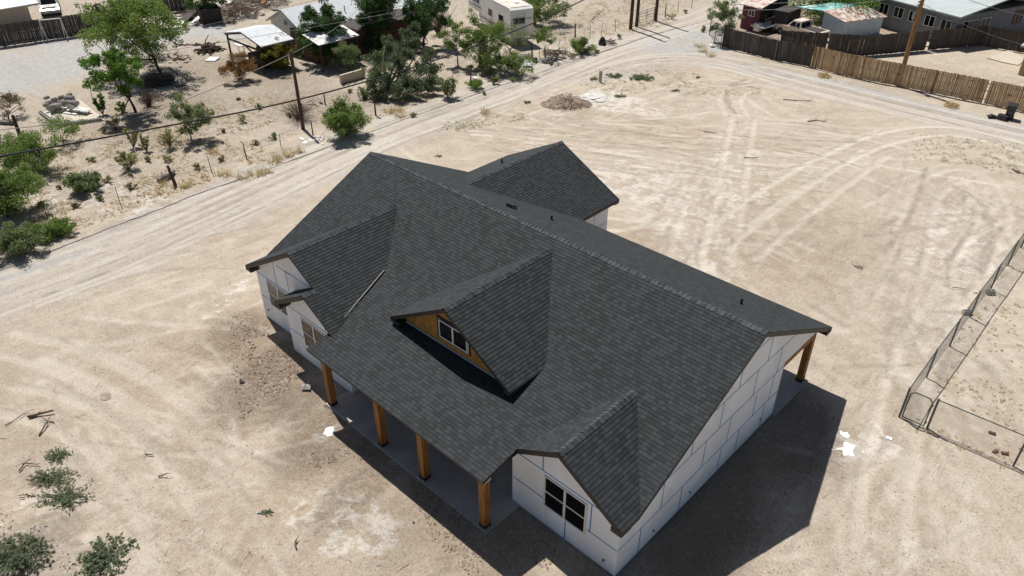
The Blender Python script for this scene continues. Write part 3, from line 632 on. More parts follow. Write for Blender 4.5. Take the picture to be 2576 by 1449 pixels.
# porch slabs
b = hb(); xs = [5.30,7.55,9.80,12.06]
for i in range(3): b.box(xs[i]+.006, xs[i+1]-.006, -6.32, YB+.0, -.15, .066)
b.box(5.30,12.06,-6.31,YB,-.16,.055); b.build('porch_slab', M['conc'], house)
b = hb(); b.box(6.0,15.2,2.44,4.55,-.15,.066); b.build('back_porch_slab', M['conc'], house)
def post(x, y, top, lab=None):   # x,y = near corner (max x, min y)
    s = .195; b = hb(); b.box(x-s, x, y, y+s, .067, top); p = b.build('porch_post', M['cedar'], house)
    c = hb(); e = .006; hh = .13; cx_, cy_ = x-s/2, y+s/2; n = 16
    ring = []
    for i in range(n):
        side, f = divmod(i, 4); f = f/4; hgt = hh*(1 if f == 0 else (.72 if f != .5 else .62)); a = s/2+e
        P0 = [(-a,-a),(a,-a),(a,a),(-a,a)]; A, B = P0[side], P0[(side+1) % 4]; ring.append((cx_+A[0]+(B[0]-A[0])*f, cy_+A[1]+(B[1]-A[1])*f, .067+hgt))
    for i in range(n):
        p0, p1 = ring[i], ring[(i+1) % n]; c.face([(p0[0],p0[1],.06),(p1[0],p1[1],.06),p1,p0])
    w_ = c.build('base_wrap', M['felt'], p)
for x in (5.56, 7.95, 9.72, 11.98): post(x, -6.27, 1.95)
post(15.09, 4.30, 1.745); post(10.5, 4.30, 1.745)
# windows
def window(x0, x1, z0, z1, y, sash=True, gl='glass', sub=True):
    b = hb(); f = .035; yo = y-.03; xm = (x0+x1)/2
    b.box(x0,x1,yo,y,z0,z0+f); b.box(x0,x1,yo,y,z1-f,z1); b.box(x0,x0+f,yo-.001,y,z0+f,z1-f); b.box(x1-f,x1,yo-.001,y,z0+f,z1-f)
    b.box(xm-f*.9,xm+f*.9,yo-.003,y,z0+f,z1-f)
    zm = (z0+z1)/2
    if sash:
        b.box(x0+f,xm-f,yo+.006,y,zm-.018,zm+.018); b.box(xm+f,x1-f,yo+.006,y,zm-.018,zm+.018)
    b.box(x0-.03,x1+.03,y-.006,y,z0-.03,z0); b.box(x0-.03,x0,y-.005,y,z0,z1+.02); b.box(x1,x1+.03,y-.005,y,z0,z1+.02)
    wn = b.build('window', M['vinyl'], house); g = hb(); g.box(x0+f,x1-f,y-.012,y-.003,z0+f,z1-f); g.build('pane', M[gl], wn)
window(12.88, 14.16, .74, 1.77, -5.11)
window(.65, 1.92, .80, 1.79, -5.10, gl='glass2'); window(3.22, 4.50, .70, 1.75, -5.49, gl='glass2')
# dormer
b = hb(); YDW = -4.25
b.prism([(6.75,YDW,2.6),(10.97,YDW,2.6),(10.97,YDW,ZD-MD*(10.97-XD)-.06),(XD,YDW,ZD-.08),(6.75,YDW,ZD-MD*(XD-6.75)-.06)], (0,2.2,0))
dw = b.build('dormer_wall', M['osb'], house)
b = hb(); b.box(10.969,10.975,YDW,-3.0,2.6,ZD-MD*(10.97-XD)-.05); b.box(6.74,10.975,YDW-.008,YDW,2.60,2.775); b.build('felt_strip', M['felt'], house)
b = hb(); b.box(6.76,10.9,YDW-.03,YDW-.008,2.775,2.80); b.box(6.76,10.9,YDW-.022,YDW-.008,2.80,2.825); b.build('flashing', M['flash'], house)
b = hb(); b.box(8.22,9.50,YDW-.006,YDW,2.97,3.76-.05); b.build('flashing_tape', M['felt'], house)
window(8.31, 9.40, 3.03, 3.60, YDW-.006, sash=False)
zd = lambda x: ZD-MD*abs(x-XD); XDL, XDR = 6.53, 11.19
for x in (XDL, XDR): roof_plane('dormer_roof', [(x,YD,zd(x)),(XD,YD,ZD),(XD,yf(ZD)+.05,ZD),(x,yf(zd(x))+.05,zd(x))], (0,1,0), (XD,YD,ZD))
b = hb(); F((XDL,YD,zd(XDL)),(XD,YD,ZD),(0,-1,0),d=.28,h=.10); F((XD,YD,ZD),(XDR,YD,zd(XDR)),(0,-1,0),d=.28,h=.10)
F((XDR,YD,zd(XDR)),(XDR,-3.3,zd(XDR)),(1,0,0),d=.2,h=.08); F((XDL,YD,zd(XDL)),(XDL,-3.3,zd(XDL)),(-1,0,0),d=.2,h=.08)
b.box(XDL+.01,XDL+.35,YD+.01,YDW,zd(XDL)-.15,zd(XDL)-.05); b.build('dormer_fascia', M['edge'], house)
# ridge caps
def caps(A, B, s1, s2, seed=1):
    A, B = Vector(A), Vector(B); d = (B-A); n = int(d.length/(.19/K)); d /= d.length; side = d.cross(V(0,0,1)).normalized(); b = hb(); rg = random.Random(seed); w_ = .15/K
    for i in range(n):
        p = A+d*(i*.19/K); q = A+d*((i+1.12)*.19/K); lift = .020+rg.uniform(0,.004)
        for s, sl_ in ((1,s1),(-1,s2)):
            o = side*(w_*s)+V(0,0,-w_*sl_); t0, t1 = V(0,0,lift+.012), V(0,0,lift-.006)
            quad = [p+t0, q+t1, q+o+t1*.8, p+o+t0*.8]
            b.prism(quad if s > 0 else quad[::-1], V(0,0,-.006))
    return b.build('ridge_cap', M['cap'], house)
caps((L,0,H),(0,0,H),MR,m); caps((XC,YC,ZC),(XC,yf(ZC),ZC),MC,MC,2); caps((XD,YD,ZD),(XD,yf(ZD),ZD),MD,MD,3)
caps((XG,YG,ZG),(XG,yf(ZG),ZG),MG,MG,4); caps((XW,YW,ZW),(XW,yv(ZW),ZW),MW,MW,5); caps((XS,YS,ZS),(XS,-5.42,ZS),MC,MC,6)
# flashing at the kinked valley
b = hb(); b.bar((4.60,-3.2,zp(-3.2)+.05),(5.22,-5.2,zp(-5.2)+.05),.03,.035); b.build('valley_flashing', M['black'], house)
# roof vents
def pipe(x, y, z, r=.035, hgt=.20):
    b = hb(); b.tube([(x,y,z-.05),(x,y,z+hgt)], r, 12); o = b.build('vent_pipe', M['black'], house)
    c = hb(); c.tube([(x,y,z-.04),(x,y,z+.03)], [r*3.2, r*1.2], 12); c.build('boot', M['black'], o)
for x, y in ((13.68,2.04),(6.70,2.13)): pipe(x, y, H-MR*y)
pipe(1.71, 4.91, zw(1.71))
b = hb(); x, y = 5.74, 1.21; z = H-MR*y; b.solid([(x-.16,y-.13,z+.02),(x+.16,y-.13,z+.02),(x+.16,y+.15,z-.1),(x-.16,y+.15,z-.1),(x-.12,y-.08,z+.17),(x+.12,y-.08,z+.17),(x+.12,y+.12,z+.08),(x-.12,y+.12,z+.08)],
    [(0,3,2,1),(4,5,6,7),(0,1,5,4),(1,2,6,5),(2,3,7,6),(3,0,4,7)]); b.build('box_vent', M['black'], house)
# outlets and hose bibs poking from the foam
for x, y, z in ((14.75,-5.125,.33),(.33,-5.115,.42)):
    b = hb(); b.box(x-.03,x+.03,y,y+.02,z-.025,z+.025); b.tube([(x,y,z),(x,y-.04,z-.02)],.012,6); b.build('wall_fitting', M['black'], house)
for y, z in ((-2.0,.35),(1.6,.42),(-3.6,.3)):
    b = hb(); b.box(XE,XE+.012,y-.02,y+.02,z-.03,z+.03); b.tube([(XE,y,z),(XE+.05,y,z-.02)],.012,6); b.build('wall_fitting', M['black'], house)
# ---------------------------------------------------------------- plants
def leaves(b, cen, rad, n, size, rg, elong=1.6, tint=.5, flat=1.0, out=None):
    "n leaf-sized faces in one clump, added as numpy blocks"
    p = rg.normal(size=(n,3)); p /= np.linalg.norm(p, axis=1, keepdims=True)+1e-9
    p *= (rg.random((n,1))**.45); p = p*np.array([rad, rad, rad*flat])+np.array(cen)
    a = rg.normal(size=(n,3)); 
    if out is not None: a += np.array(out)*1.2
    a /= np.linalg.norm(a, axis=1, keepdims=True); c = rg.normal(size=(n,3)); c = np.cross(a, c); c /= np.linalg.norm(c, axis=1, keepdims=True)+1e-9
    s = size*(.6+.8*rg.random((n,1))); A = a*s*elong/2; C = c*s/2
    q = np.stack([p-A, p+C*.9-A*.1, p+A, p-C*.9+A*.1], 1); b.append((q.reshape(-1,3), np.clip(tint+rg.normal(size=n)*.16, 0, 1)))
def leaf_mesh(name, blocks, mat, parent=None, loc=None):
    v = np.concatenate([q for q, t in blocks]); t = np.concatenate([t for q, t in blocks]); n = len(v)//4
    org = ORG[parent.name] if parent else Vector(loc)
    me = bpy.data.meshes.new(name); me.vertices.add(len(v)); me.vertices.foreach_set('co', (v-np.array(org)).ravel())
    me.loops.add(n*4); me.loops.foreach_set('vertex_index', np.arange(n*4, dtype=np.int32)); me.polygons.add(n)
    me.polygons.foreach_set('loop_start', np.arange(0, n*4, 4, dtype=np.int32)); me.update(calc_edges=True)
    a = me.attributes.new('tint', 'FLOAT', 'FACE'); a.data.foreach_set('value', t.astype(np.float32)); me.materials.append(M[mat])
    o = bpy.data.objects.new(name, me); sc.collection.objects.link(o)
    if parent: o.parent = parent
    else: o.location = org
    ORG[o.name] = org; return o
def pm(p, n): return n*depth(p)/CF        # n photo pixels in metres at p
def curve(a, b, sag, rg, n=5):
    a, b = Vector(a), Vector(b); k = Vector(rg.normal(size=3))*sag*(b-a).length
    return [a.lerp(b, i/n)+k*math.sin(math.pi*i/n)+V(0,0,sag*.6*(b-a).length*math.sin(math.pi*i/n)) for i in range(n+1)]
def crown(rt, cen, rx, rz, mat, n, leaf, seed, base, trunk_r, nclump=34, holes=.35, barkm='bark', fork=.35, flat=.8, clump=.24, lean=None, barez=None, elong=1.6):
    rg = np.random.default_rng(seed); blocks = []; tips = []; cen = np.array(cen)
    lob = rg.normal(size=(6,3)); lob /= np.linalg.norm(lob, axis=1, keepdims=True); la = .72+.5*rg.random(6)
    while len(tips) < nclump:
        d = rg.normal(size=3); d /= np.linalg.norm(d); r = rg.random()**.42
        k = max(la[i]*max(0, d@lob[i]) for i in range(6)); k = .62+.5*k
        if rg.random() < holes*.5: continue
        p = cen+d*np.array([rx, rx, rz])*r*k
        if barez and p[2] < barez: continue
        tips.append(p)
    base = Vector(base); fk = base.lerp(Vector(cen), fork)+Vector(rg.normal(size=3))*.05*rx
    if lean: fk = fk+Vector(lean)
    b = MB(); tr = curve(base-V(0,0,.1), fk, .05, rg, 5); b.tube(tr, [trunk_r*(1.25-.5*i/5) for i in range(6)], 7)
    mains = [fk+(Vector(cen)-fk)*.6+Vector(rg.normal(size=3))*rx*.45 for _ in range(5)]
    for q in mains: b.tube(curve(fk, q, .08, rg, 4), [trunk_r*(.62-.1*i) for i in range(5)], 5)
    for p in tips:
        q = min(mains, key=lambda m_: (m_-Vector(p)).length); b.tube(curve(q, p, .08, rg, 3), [trunk_r*.24, trunk_r*.17, trunk_r*.11, trunk_r*.05], 4, cap=False)
    b.build('trunk', M[barkm], rt)
    n = int(n*2.3); leaf *= .64; nclump = int(nclump*1.35); clump *= 1.05; per = max(6, n//nclump)
    for p in tips:
        tn = rg.random(); o = (p-cen)/rx
        leaves(blocks, p, rx*clump*(.7+.7*rg.random()), int(per*(.6+.8*rg.random())), leaf, rg, elong, .2+.6*tn, flat, o)
        for _ in range(2):   # stray sprays at the outline
            leaves(blocks, p+o*rx*.14+rg.normal(size=3)*rx*.07, rx*clump*.45, max(3, per//7), leaf, rg, elong, .3+.6*tn, flat, o)
    return leaf_mesh('crown', blocks, mat, rt)
def tree(name, label, bu, bv, box, mat, n=5000, leaf=.12, tr=.12, cat='tree', group=None, seed=1, hk=1.0, **kw):
    "bu,bv trunk foot; box = crown extent x0,x1,y0,y1 in photo px"
    base = at(bu, bv); base.z = gz(base.x, base.y)-.02; cu, cv = (box[0]+box[1])/2, (box[2]+box[3])/2; d = _ray(cu, cv)
    dh = Vector((d.x, d.y)); t = (Vector((base.x, base.y))-Vector((CAMLOC.x, CAMLOC.y))).dot(dh)/dh.length_squared
    cen = CAMLOC+d*t; rx = pm(cen, (box[1]-box[0])/2); th = math.atan2(-d.z, dh.length)
    hp = pm(cen, (box[3]-box[2])/2); rz = math.sqrt(max(.12*rx*rx, hp*hp-(rx*math.sin(th))**2))/math.cos(th)*hk
    if cen.z-rz < .15: cen.z = max(cen.z, rz*.8+.15)
    rt = thing(name, label, cat, base, group)
    crown(rt, cen, rx*.95, rz*.95, mat, n, leaf, seed, base, tr, **kw); return rt
def shrub(name, label, box, mat, n=1600, leaf=.085, cat='shrub', group=None, seed=1, stems=14, barkm='twig', dens=1.0, spread=1.0, twigr=.02):
    cu, cv = (box[0]+box[1])/2, (box[2]+box[3])/2; g = at(cu, cv); rx = pm(g, (box[1]-box[0])/2); d = _ray(cu, cv); th = math.atan2(-d.z, math.hypot(d.x, d.y))
    hp = pm(g, (box[3]-box[2])/2); rz = math.sqrt(max((.16*rx)**2, hp*hp-(rx*math.sin(th))**2))/math.cos(th)
    rz = min(rz, rx*1.6); c = at(cu, cv, rz*.85); base = V(c.x, c.y, gz(c.x, c.y)-.02); rg = np.random.default_rng(seed); rt = thing(name, label, cat, base, group)
    n = int(n*2.1); leaf *= .7; b = MB(); blocks = []; per = max(4, int(n/stems))
    for i in range(stems):
        a = rg.random()*6.283; r = (rg.random()**.6)*.85*spread; zt = rz*(1.75-.9*r*r)*(.55+.5*rg.random())
        tip = V(c.x+math.cos(a)*rx*r, c.y+math.sin(a)*rx*r, base.z+zt); pts = curve(base, tip, .10, rg, 4)
        b.tube(pts, [twigr*(1-.18*k) for k in range(5)], 4, cap=False)
        for k in range(3):
            q = pts[2+k//2]+Vector(rg.normal(size=3))*rx*.16; b.tube([pts[1+k], q], [twigr*.5, twigr*.25], 3, cap=False)
        tn = .25+.5*rg.random()
        if n:  
            for k in range(2, 5): leaves(blocks, np.array(pts[k]), rx*.26*(.5+.6*rg.random()), int(per*(.2+.16*k*.5)), leaf, rg, 2.0, tn, .8, (math.cos(a), math.sin(a), .6))
    b.build('stems', M[barkm], rt)
    if n: leaf_mesh('foliage', blocks, mat, rt)
    return rt
def bare(name, label, box, group=None, seed=1, n=60, mat='twig', r=.012, **k):
    cu, cv = (box[0]+box[1])/2, (box[2]+box[3])/2; g = at(cu, cv); rx = pm(g, (box[1]-box[0])/2); hp = pm(g, (box[3]-box[2])/2)*.8
    c = at(cu, cv, hp*.7); base = V(c.x, c.y, 0); rg = np.random.default_rng(seed); b = MB()
    for i in range(n):
        a = rg.random()*6.283; q = (rg.random()**.6)*.9; tip = V(c.x+math.cos(a)*rx*q, c.y+math.sin(a)*rx*q, hp*(1.9-.9*q)*(.5+.5*rg.random()))
        p = curve(base+Vector(rg.normal(size=3))*.06, tip, .1, rg, 4); b.tube(p, [r*1.6, r*1.3, r, r*.8, r*.5], 3, cap=False)
        for j in range(2): b.tube([p[2+j], p[2+j]+(tip-base)*.3+Vector(rg.normal(size=3))*rx*.2], [r*.7, r*.4], 3, cap=False)
    return tag(b.build(name, M[mat], None, base), label, 'bush', group)
# big trees of the left yard
tree('mesquite_tree', 'largest green tree, airy crown beside the gravel yard and dark board fence', 408, 183, (208,458,-18,128), 'L_mesq', 15000, .15, .12, seed=3, nclump=95, clump=.17, fork=.3, holes=.5)
tree('mesquite_tree', 'second trunk of pale airy foliage just behind the largest tree by the yard', 372, 150, (300,425,60,150), 'L_grey', 2600, .12, .07, seed=5, nclump=26)
tree('leaning_tree', 'bright green leaning tree with curved dark trunk beside the plank pile', 343, 287, (208,366,128,232), 'L_green', 6500, .13, .10, seed=9, nclump=44, clump=.2, fork=.45, elong=1.4)
tree('elm_tree', 'dense dark evergreen standing behind the black dump container', 527, 52, (470,566,-45,28), 'L_dark', 2600, .16, .1, seed=12)
tree('elm_tree', 'tall green tree in front of the pale shingled house', 800, 160, (738,862,4,148), 'L_dark', 12000, .13, .12, seed=13, nclump=75, clump=.21)
tree('cypress_tree', 'dense dark green tree at the end of the pale shingled house', 955, 128, (888,1010,-40,108), 'L_dark', 13000, .14, .13, seed=14, nclump=60, clump=.26)
tree('cypress_tree', 'dark brownish evergreen tree left of the white camper trailer', 1068, 120, (1012,1125,-20,112), 'L_dark', 9000, .13, .13, seed=15, nclump=50)
bare('dead_tree', 'grey leafless tree between the brownish evergreen and the camper', (1058,1142,0,106), n=70, mat='twig', r=.02, seed=4)
def juniper():
    rt = thing('juniper_tree', 'spiky grey green juniper leaning over the dirt road fence', 'tree', at(985, 236)); rg = np.random.default_rng(5); blocks = []; b = MB(); base = at(985, 236)
    b.tube(curve(at(915, 248)+V(0,0,.02), at(965, 225, .8), .06, rg, 4), [.16,.15,.13,.11,.1], 7)
    for (u, v, z, r) in ((985,120,3.4,.75),(1020,85,4.3,.55),(1040,75,4.5,.5),(1075,135,2.6,.6),(1060,160,2.3,.8),(1020,130,3.2,.8),(960,145,2.8,.8),(940,175,2.0,.8),(930,210,1.4,.7),(975,190,2.1,.9),(1020,180,2.1,.9),(1065,195,1.6,.8),(1085,175,1.7,.6),(1000,225,1.2,.8),(1045,225,1.0,.8),(1000,155,2.9,.8),(955,230,.9,.7),(975,105,3.6,.45),(1035,110,3.7,.6),(1080,210,1.1,.5),(945,195,1.6,.6),(1025,205,1.6,.8)):
        z = z*.83; c = at(u, v, z); b.tube(curve(at(970,228,.6), c, .08, rg, 4), [.09,.07,.05,.035,.02], 5, cap=False)
        for _ in range(15):
            p = np.array(c)+rg.normal(size=3)*r*.42; b.tube([c, Vector(p)], [.02,.01], 3, cap=False); leaves(blocks, p, .30, 95, .075, rg, 1.8, .15+.7*rg.random(), 1.25, (0,0,1.0))
    b.build('trunk', M['bark'], rt); leaf_mesh('crown', blocks, 'L_juniper', rt)
juniper()
GM = 'mesquites along the dirt road by the camper'
tree('mesquite_tree', 'slender mesquite with bare straight trunk left of the camper trees', 1152, 164, (1098,1186,44,140), 'L_mesq', 3200, .10, .06, seed=21, nclump=22, group=GM)
tree('mesquite_tree', 'broad mesquite crossing in front of the camper side', 1200, 172, (1152,1270,28,162), 'L_mesq', 6500, .11, .08, seed=22, nclump=54, group=GM)
tree('mesquite_tree', 'thin grey twigged mesquite reaching over the camper rear', 1290, 142, (1228,1342,56,112), 'L_grey', 1500, .09, .05, seed=23, nclump=30, group=GM)
tree('mesquite_shrub', 'light green shrub below the broad mesquite', 1232, 188, (1196,1272,120,184), 'L_mesq', 3000, .09, .04, cat='shrub', seed=24, nclump=40, group=GM)
tree('mesquite_shrub', 'wide light green shrub right below the camper rear', 1298, 190, (1254,1344,126,188), 'L_mesq', 3400, .09, .04, cat='shrub', seed=25, nclump=48, group=GM)
tree('mesquite_tree', 'feathery mesquite right of the camper rear wall', 1372, 146, (1336,1406,62,118), 'L_mesq', 1700, .10, .05, seed=26, nclump=22, group=GM)
tree('mesquite_tree', 'dark spreading tree behind the camper roof', 1345, 62, (1266,1428,-45,58), 'L_mesq', 5500, .14, .12, seed=27, nclump=48)
shrub('creosote_shrub', 'green bush between the camper and the black trash bag', (1420,1500,96,138), 'L_mesq', 2000, .09, seed=28)
shrub('creosote_shrub', 'tiny yellow green bush beside the white bucket', (1228,1257,190,212), 'L_olive', 420, .07, seed=29, stems=9)
shrub('creosote_shrub', 'low green weeds right of the big juniper by the road', (1160,1226,197,229), 'L_mesq', 900, .07, seed=30)
shrub('creosote_shrub', 'sparse grey green bush at the foot of the juniper', (1090,1160,192,252), 'L_grey', 1100, .08, seed=31)
shrub('creosote_shrub', 'dense bright green bush right of the leaning wood pole', (800,930,252,352), 'L_mesq', 5200, .10, seed=32, stems=34)
tree('garden_bush', 'yellow green rounded bush beside the carport', 702, 172, (650,750,86,172), 'L_yellow', 6000, .10, .05, cat='bush', seed=33, nclump=50, barez=.2)
tree('garden_bush', 'orange tinged bush in front of the carport', 600, 205, (556,642,132,204), 'L_orange', 4200, .09, .05, cat='bush', seed=34, nclump=44)
tree('garden_bush', 'dark green bush under the tall tree beside the patio', 868, 182, (830,912,104,184), 'L_grey', 3600, .09, .05, cat='bush', seed=35, nclump=40)
shrub('garden_bush', 'green bush below the end cypress by the brick wall', (925,985,80,150), 'L_dark', 1800, .10, seed=36)
tree('willow_shrub', 'green shrub tree with two stems in the middle of the left field', 480, 352, (420,532,238,330), 'L_grey', 4200, .10, .045, cat='shrub', seed=37, nclump=34)
tree('young_mesquite', 'feathery young mesquite below the block slab', 160, 362, (98,214,292,348), 'L_mesq', 1800, .09, .035, cat='shrub', seed=38, nclump=24)
tree('mesquite_bush', 'bright green mesquite at the left edge behind the short pole', 60, 440, (-30,140,335,440), 'L_mesq', 7500, .10, .07, cat='bush', seed=39, nclump=56)
tree('mesquite_bush', 'bright green mesquite filling the left edge above the road', 20, 545, (-70,102,412,535), 'L_mesq', 8000, .10, .07, cat='bush', seed=40, nclump=56)
shrub('mesquite_shrub', 'loose green shrub right of the left edge mesquite', (145,252,424,490), 'L_grey', 2300, .09, seed=41, stems=20)
shrub('mesquite_shrub', 'flat spreading green shrub by the road fence at left', (68,196,548,612), 'L_mesq', 2600, .08, seed=42, stems=26)
shrub('mesquite_shrub', 'dark low shrub under the left edge mesquite', (-40,110,560,655), 'L_grey', 2600, .09, seed=43, stems=26, barkm='root')
shrub('creosote_shrub', 'small sparse yellowish bush with the thin post right of it', (286,348,374,434), 'L_olive', 620, .07, seed=44, stems=18)
shrub('creosote_shrub', 'thin olive bush left of the two stem shrub', (306,350,312,376), 'L_olive', 420, .07, seed=45, stems=14)
shrub('creosote_shrub', 'thin olive bush nearest the middle of the left field', (346,382,330,386), 'L_olive', 340, .07, seed=46, stems=13)
shrub('creosote_shrub', 'brownish thin bush against the two stem shrub', (390,452,318,376), 'L_olive', 420, .07, seed=47, stems=18)
bare('dry_bush', 'dark leafless bush beside the leaning tree trunk', (334,406,218,282), seed=5, n=90, mat='root')
bare('dry_bush', 'grey brown leafless bush left of the wood pole', (698,800,252,314), seed=6, n=110, mat='twig')
shrub('creosote_shrub', 'small green bush right of the cinder block slab', (230,274,236,292), 'L_green', 700, .09, seed=48, stems=9)
shrub('creosote_shrub', 'dark green sapling clump left of the leaning trunk', (284,322,250,288), 'L_green', 380, .08, seed=49, stems=8)
shrub('creosote_shrub', 'olive sapling in front of the leaning trunk', (262,306,276,332), 'L_olive', 300, .07, seed=50, stems=8)
tree('dry_mesquite', 'brownish thin leaved mesquite at the left edge', 20, 300, (-20,64,232,292), 'L_brown', 1300, .09, .05, seed=51, nclump=22)
shrub('creosote_shrub', 'grey green brush near the foot of the juniper trunk', (895,940,212,250), 'L_grey', 500, .07, seed=52)
tree('mesquite_tree', 'green tree at the corner gate of the magenta shed yard', 1836, 108, (1780,1866,-5,84), 'L_grey', 4200, .11, .06, seed=53, nclump=36)
tree('shade_tree', 'large dark green tree behind the patched sheds', 2085, 46, (1945,2216,-80,62), 'L_green', 9000, .17, .16, seed=54, nclump=60)
shrub('creosote_shrub', 'small olive bush at the bend of the far road', (1755,1783,62,80), 'L_olive', 260, .08, seed=55, stems=7)
def weed(label, box, mat, n, leaf, seed):
    g = at((box[0]+box[1])/2, (box[2]+box[3])/2); rx = pm(g, (box[1]-box[0])/2); ry = pm(g, (box[3]-box[2])/2)*1.15; rg = np.random.default_rng(seed); base = V(g.x, g.y, gz(g.x, g.y)-.01)
    rt = thing('weed_clump', label, 'weed', base, GW); b = MB(); blocks = []; sd, dd = V(.72,.69,0), V(-.69,.72,0); m_ = 12+int(n**.5)
    for i in range(m_):
        a = rg.random()*6.283; q = .45+.6*rg.random()**.7; tip = base+sd*(math.cos(a)*rx*q)+dd*(math.sin(a)*ry*q)+V(0,0,rx*rg.uniform(.12,.55)*(1.3-q)); p = curve(base+Vector(rg.normal(size=3))*rx*.06, tip, .12, rg, 6)
        b.tube(p, [rx*.010*(1-.12*k) for k in range(7)], 3, cap=False); tn = .15+.7*rg.random(); leaf_ = leaf*.48; per = n*3.6/m_/6
        for k in range(1, 7):
            for sgn in (-1, 1):
                w_ = Vector(rg.normal(size=3))*rx*.06+(tip-base)*.10; e = p[k]+w_; b.tube([p[k], e], [rx*.006, rx*.003], 3, cap=False); leaves(blocks, np.array(p[k]+(e-p[k])*rg.random()), rx*(.025+.035*rg.random()), max(2, int(per*(.5+rg.random()*.9)/1.6)), leaf_, rg, 2.6, tn, .7, tuple(w_.normalized()))
    b.build('stems', M['twig'], rt); leaf_mesh('foliage', blocks, mat, rt)
GW = 'green weeds growing in the cleared lot'
for i, (bx, lb, mt, n, lf) in enumerate((
    ((1584,1643,182,216), 'largest spiky green weed clump in the cleared lot near the marker post', 'L_blue', 900, .09),
    ((1522,1566,181,204), 'green weed clump right behind the grey marker post', 'L_blue', 500, .08),
    ((1484,1512,186,214), 'pale weed clump left of the grey marker post', 'L_olive', 260, .07),
    ((1544,1576,232,254), 'small dark weed right of the white lime patch', 'L_blue', 300, .07),
    ((1316,1336,250,268), 'tiny grey weed left of the brown dirt heap', 'L_grey', 160, .06),
    ((1094,1113,386,401), 'tiny green weed alone behind the main ridge', 'L_blue', 140, .05),
    ((1686,1710,222,236), 'little green tuft right of the lime patches', 'L_blue', 170, .06),
    ((1749,1762,189,204), 'single narrow weed at the far end of the lot', 'L_grey', 90, .07),
    ((653,688,1280,1303), 'small creeping weed beside the dropped tube in front', 'L_blue', 260, .035),
    ((112,178,1120,1172), 'upright green branch weed, topmost of the front left clumps', 'L_blue', 700, .045),
    ((70,192,1178,1228), 'flat trailing green weed second from the top at front left', 'L_blue', 1000, .045),
    ((92,236,1202,1302), 'wide sparse green weed with long sprays beside the dark root', 'L_blue', 1700, .045),
    ((-30,130,1362,1465), 'dense green bush in the bottom left corner', 'L_blue', 3600, .05),
    ((200,338,1344,1465), 'dense green bush at the bottom edge right of the corner bush', 'L_blue', 3400, .05))):
    weed(lb, bx, mt, n, lf, 60+i)
GS = 'small dry scrub tufts scattered in the left field'
rs = random.Random(21)
for i, (u, v) in enumerate(((150,470),(230,400),(270,455),(330,470),(372,402),(420,400),(455,330),(560,330),(610,300),(640,360),(560,400),(500,420),(690,345),(600,250),(520,300),(650,270),(730,290),(880,230),(860,262),(1120,235),(1040,290),(1220,235),(1290,200),(1385,160),(1440,142),(1500,130),(1560,92),(1690,42),(1725,30),(260,330),(330,440),(190,520),(250,500),(100,515),(30,600),(420,355))):
    w_ = rs.uniform(9, 19)*(1 if v > 250 else .8); sh = shrub('scrub_tuft', 'small dry olive scrub tuft among the dry grass of the roadside field', (u-w_, u+w_, v-w_*.8, v+w_*.5), rs.choice(('L_olive','L_brown','L_grey','L_olive')), 170, .06, 'scrub', GS, 200+i, stems=9, twigr=.01)
# ---------------------------------------------------------------- ground cover and litter
def scatter_tufts(name, pts, label=None, mat='straw', hh=.16, blades=9, seed=3):
    rg = np.random.default_rng(seed); bl = []
    for (x, y, s) in pts:
        n = blades; z = gz(x, y); a = rg.random(n)*6.283; r = rg.random(n)*s*.6
        p = np.stack([x+np.cos(a)*r, y+np.sin(a)*r, np.full(n, z)], -1); o = np.stack([np.cos(a), np.sin(a), np.zeros(n)], -1)*s*(.3+rg.random((n,1))*.7); h = hh*s*(1+rg.random((n,1)))*np.array([0,0,2.2])
        wv = np.cross(o, [0,0,1.]); wv = wv/(np.linalg.norm(wv, axis=1, keepdims=True)+1e-9)*.014
        q = np.stack([p-wv, p+wv, p+o+h+wv*.3, p+o+h-wv*.3], 1); bl.append((q.reshape(-1,3), np.clip(rg.normal(.5,.25,n), 0, 1)))
    o = leaf_mesh(name, bl, mat, None, (0,0,0)); o['kind'] = 'stuff'; return o
def rpts(n, poly, smin, smax, seed, clump=.5):
    rg = np.random.default_rng(seed); out = []; us = [p[0] for p in poly]; vs_ = [p[1] for p in poly]
    while len(out) < n:
        u, v = rg.uniform(min(us), max(us)), rg.uniform(min(vs_), max(vs_)); ins = False; j = len(poly)-1
        for i in range(len(poly)):
            if (poly[i][1] > v) != (poly[j][1] > v) and u < (poly[j][0]-poly[i][0])*(v-poly[i][1])/(poly[j][1]-poly[i][1])+poly[i][0]: ins = not ins
            j = i
        if not ins: continue
        p = at(u, v)
        if fbm(np.array([p.x*.5]), np.array([p.y*.5]), 3)[0] < clump: continue
        out.append((p.x, p.y, rg.uniform(smin, smax)))
    return out
fld = [(0,655),(300,540),(620,425),(860,330),(1000,290),(1200,215),(1450,130),(1700,60),(1700,0),(1480,0),(1400,130),(1100,200),(900,200),(860,240),(700,230),(560,260),(380,300),(260,330),(0,340)]
scatter_tufts('dry_grass', rpts(700, fld, .12, .30, 5, .5)+rpts(2200, fld, .05, .13, 25, .42)+rpts(260, [(1480,0),(1700,0),(1700,60),(1400,110)], .15, .35, 6, .4)+rpts(200, [(2290,1080),(2576,1200),(2576,600),(2400,820)], .05, .12, 7, .4))
scatter_tufts('dry_grass', [(p.x+random.uniform(-.35,.35), p.y+random.uniform(-.35,.35), random.uniform(.25,.45)) for u, v in ((1225,283),(985,283),(1000,280),(1760,118),(1770,130),(1790,140),(540,385),(610,446),(640,440),(665,432),(690,405),(700,396),(730,390),(745,382),(560,445),(1010,292),(410,470),(475,470)) for p in [at(u, v)] for _ in range(7)], hh=.22, blades=14, seed=9)
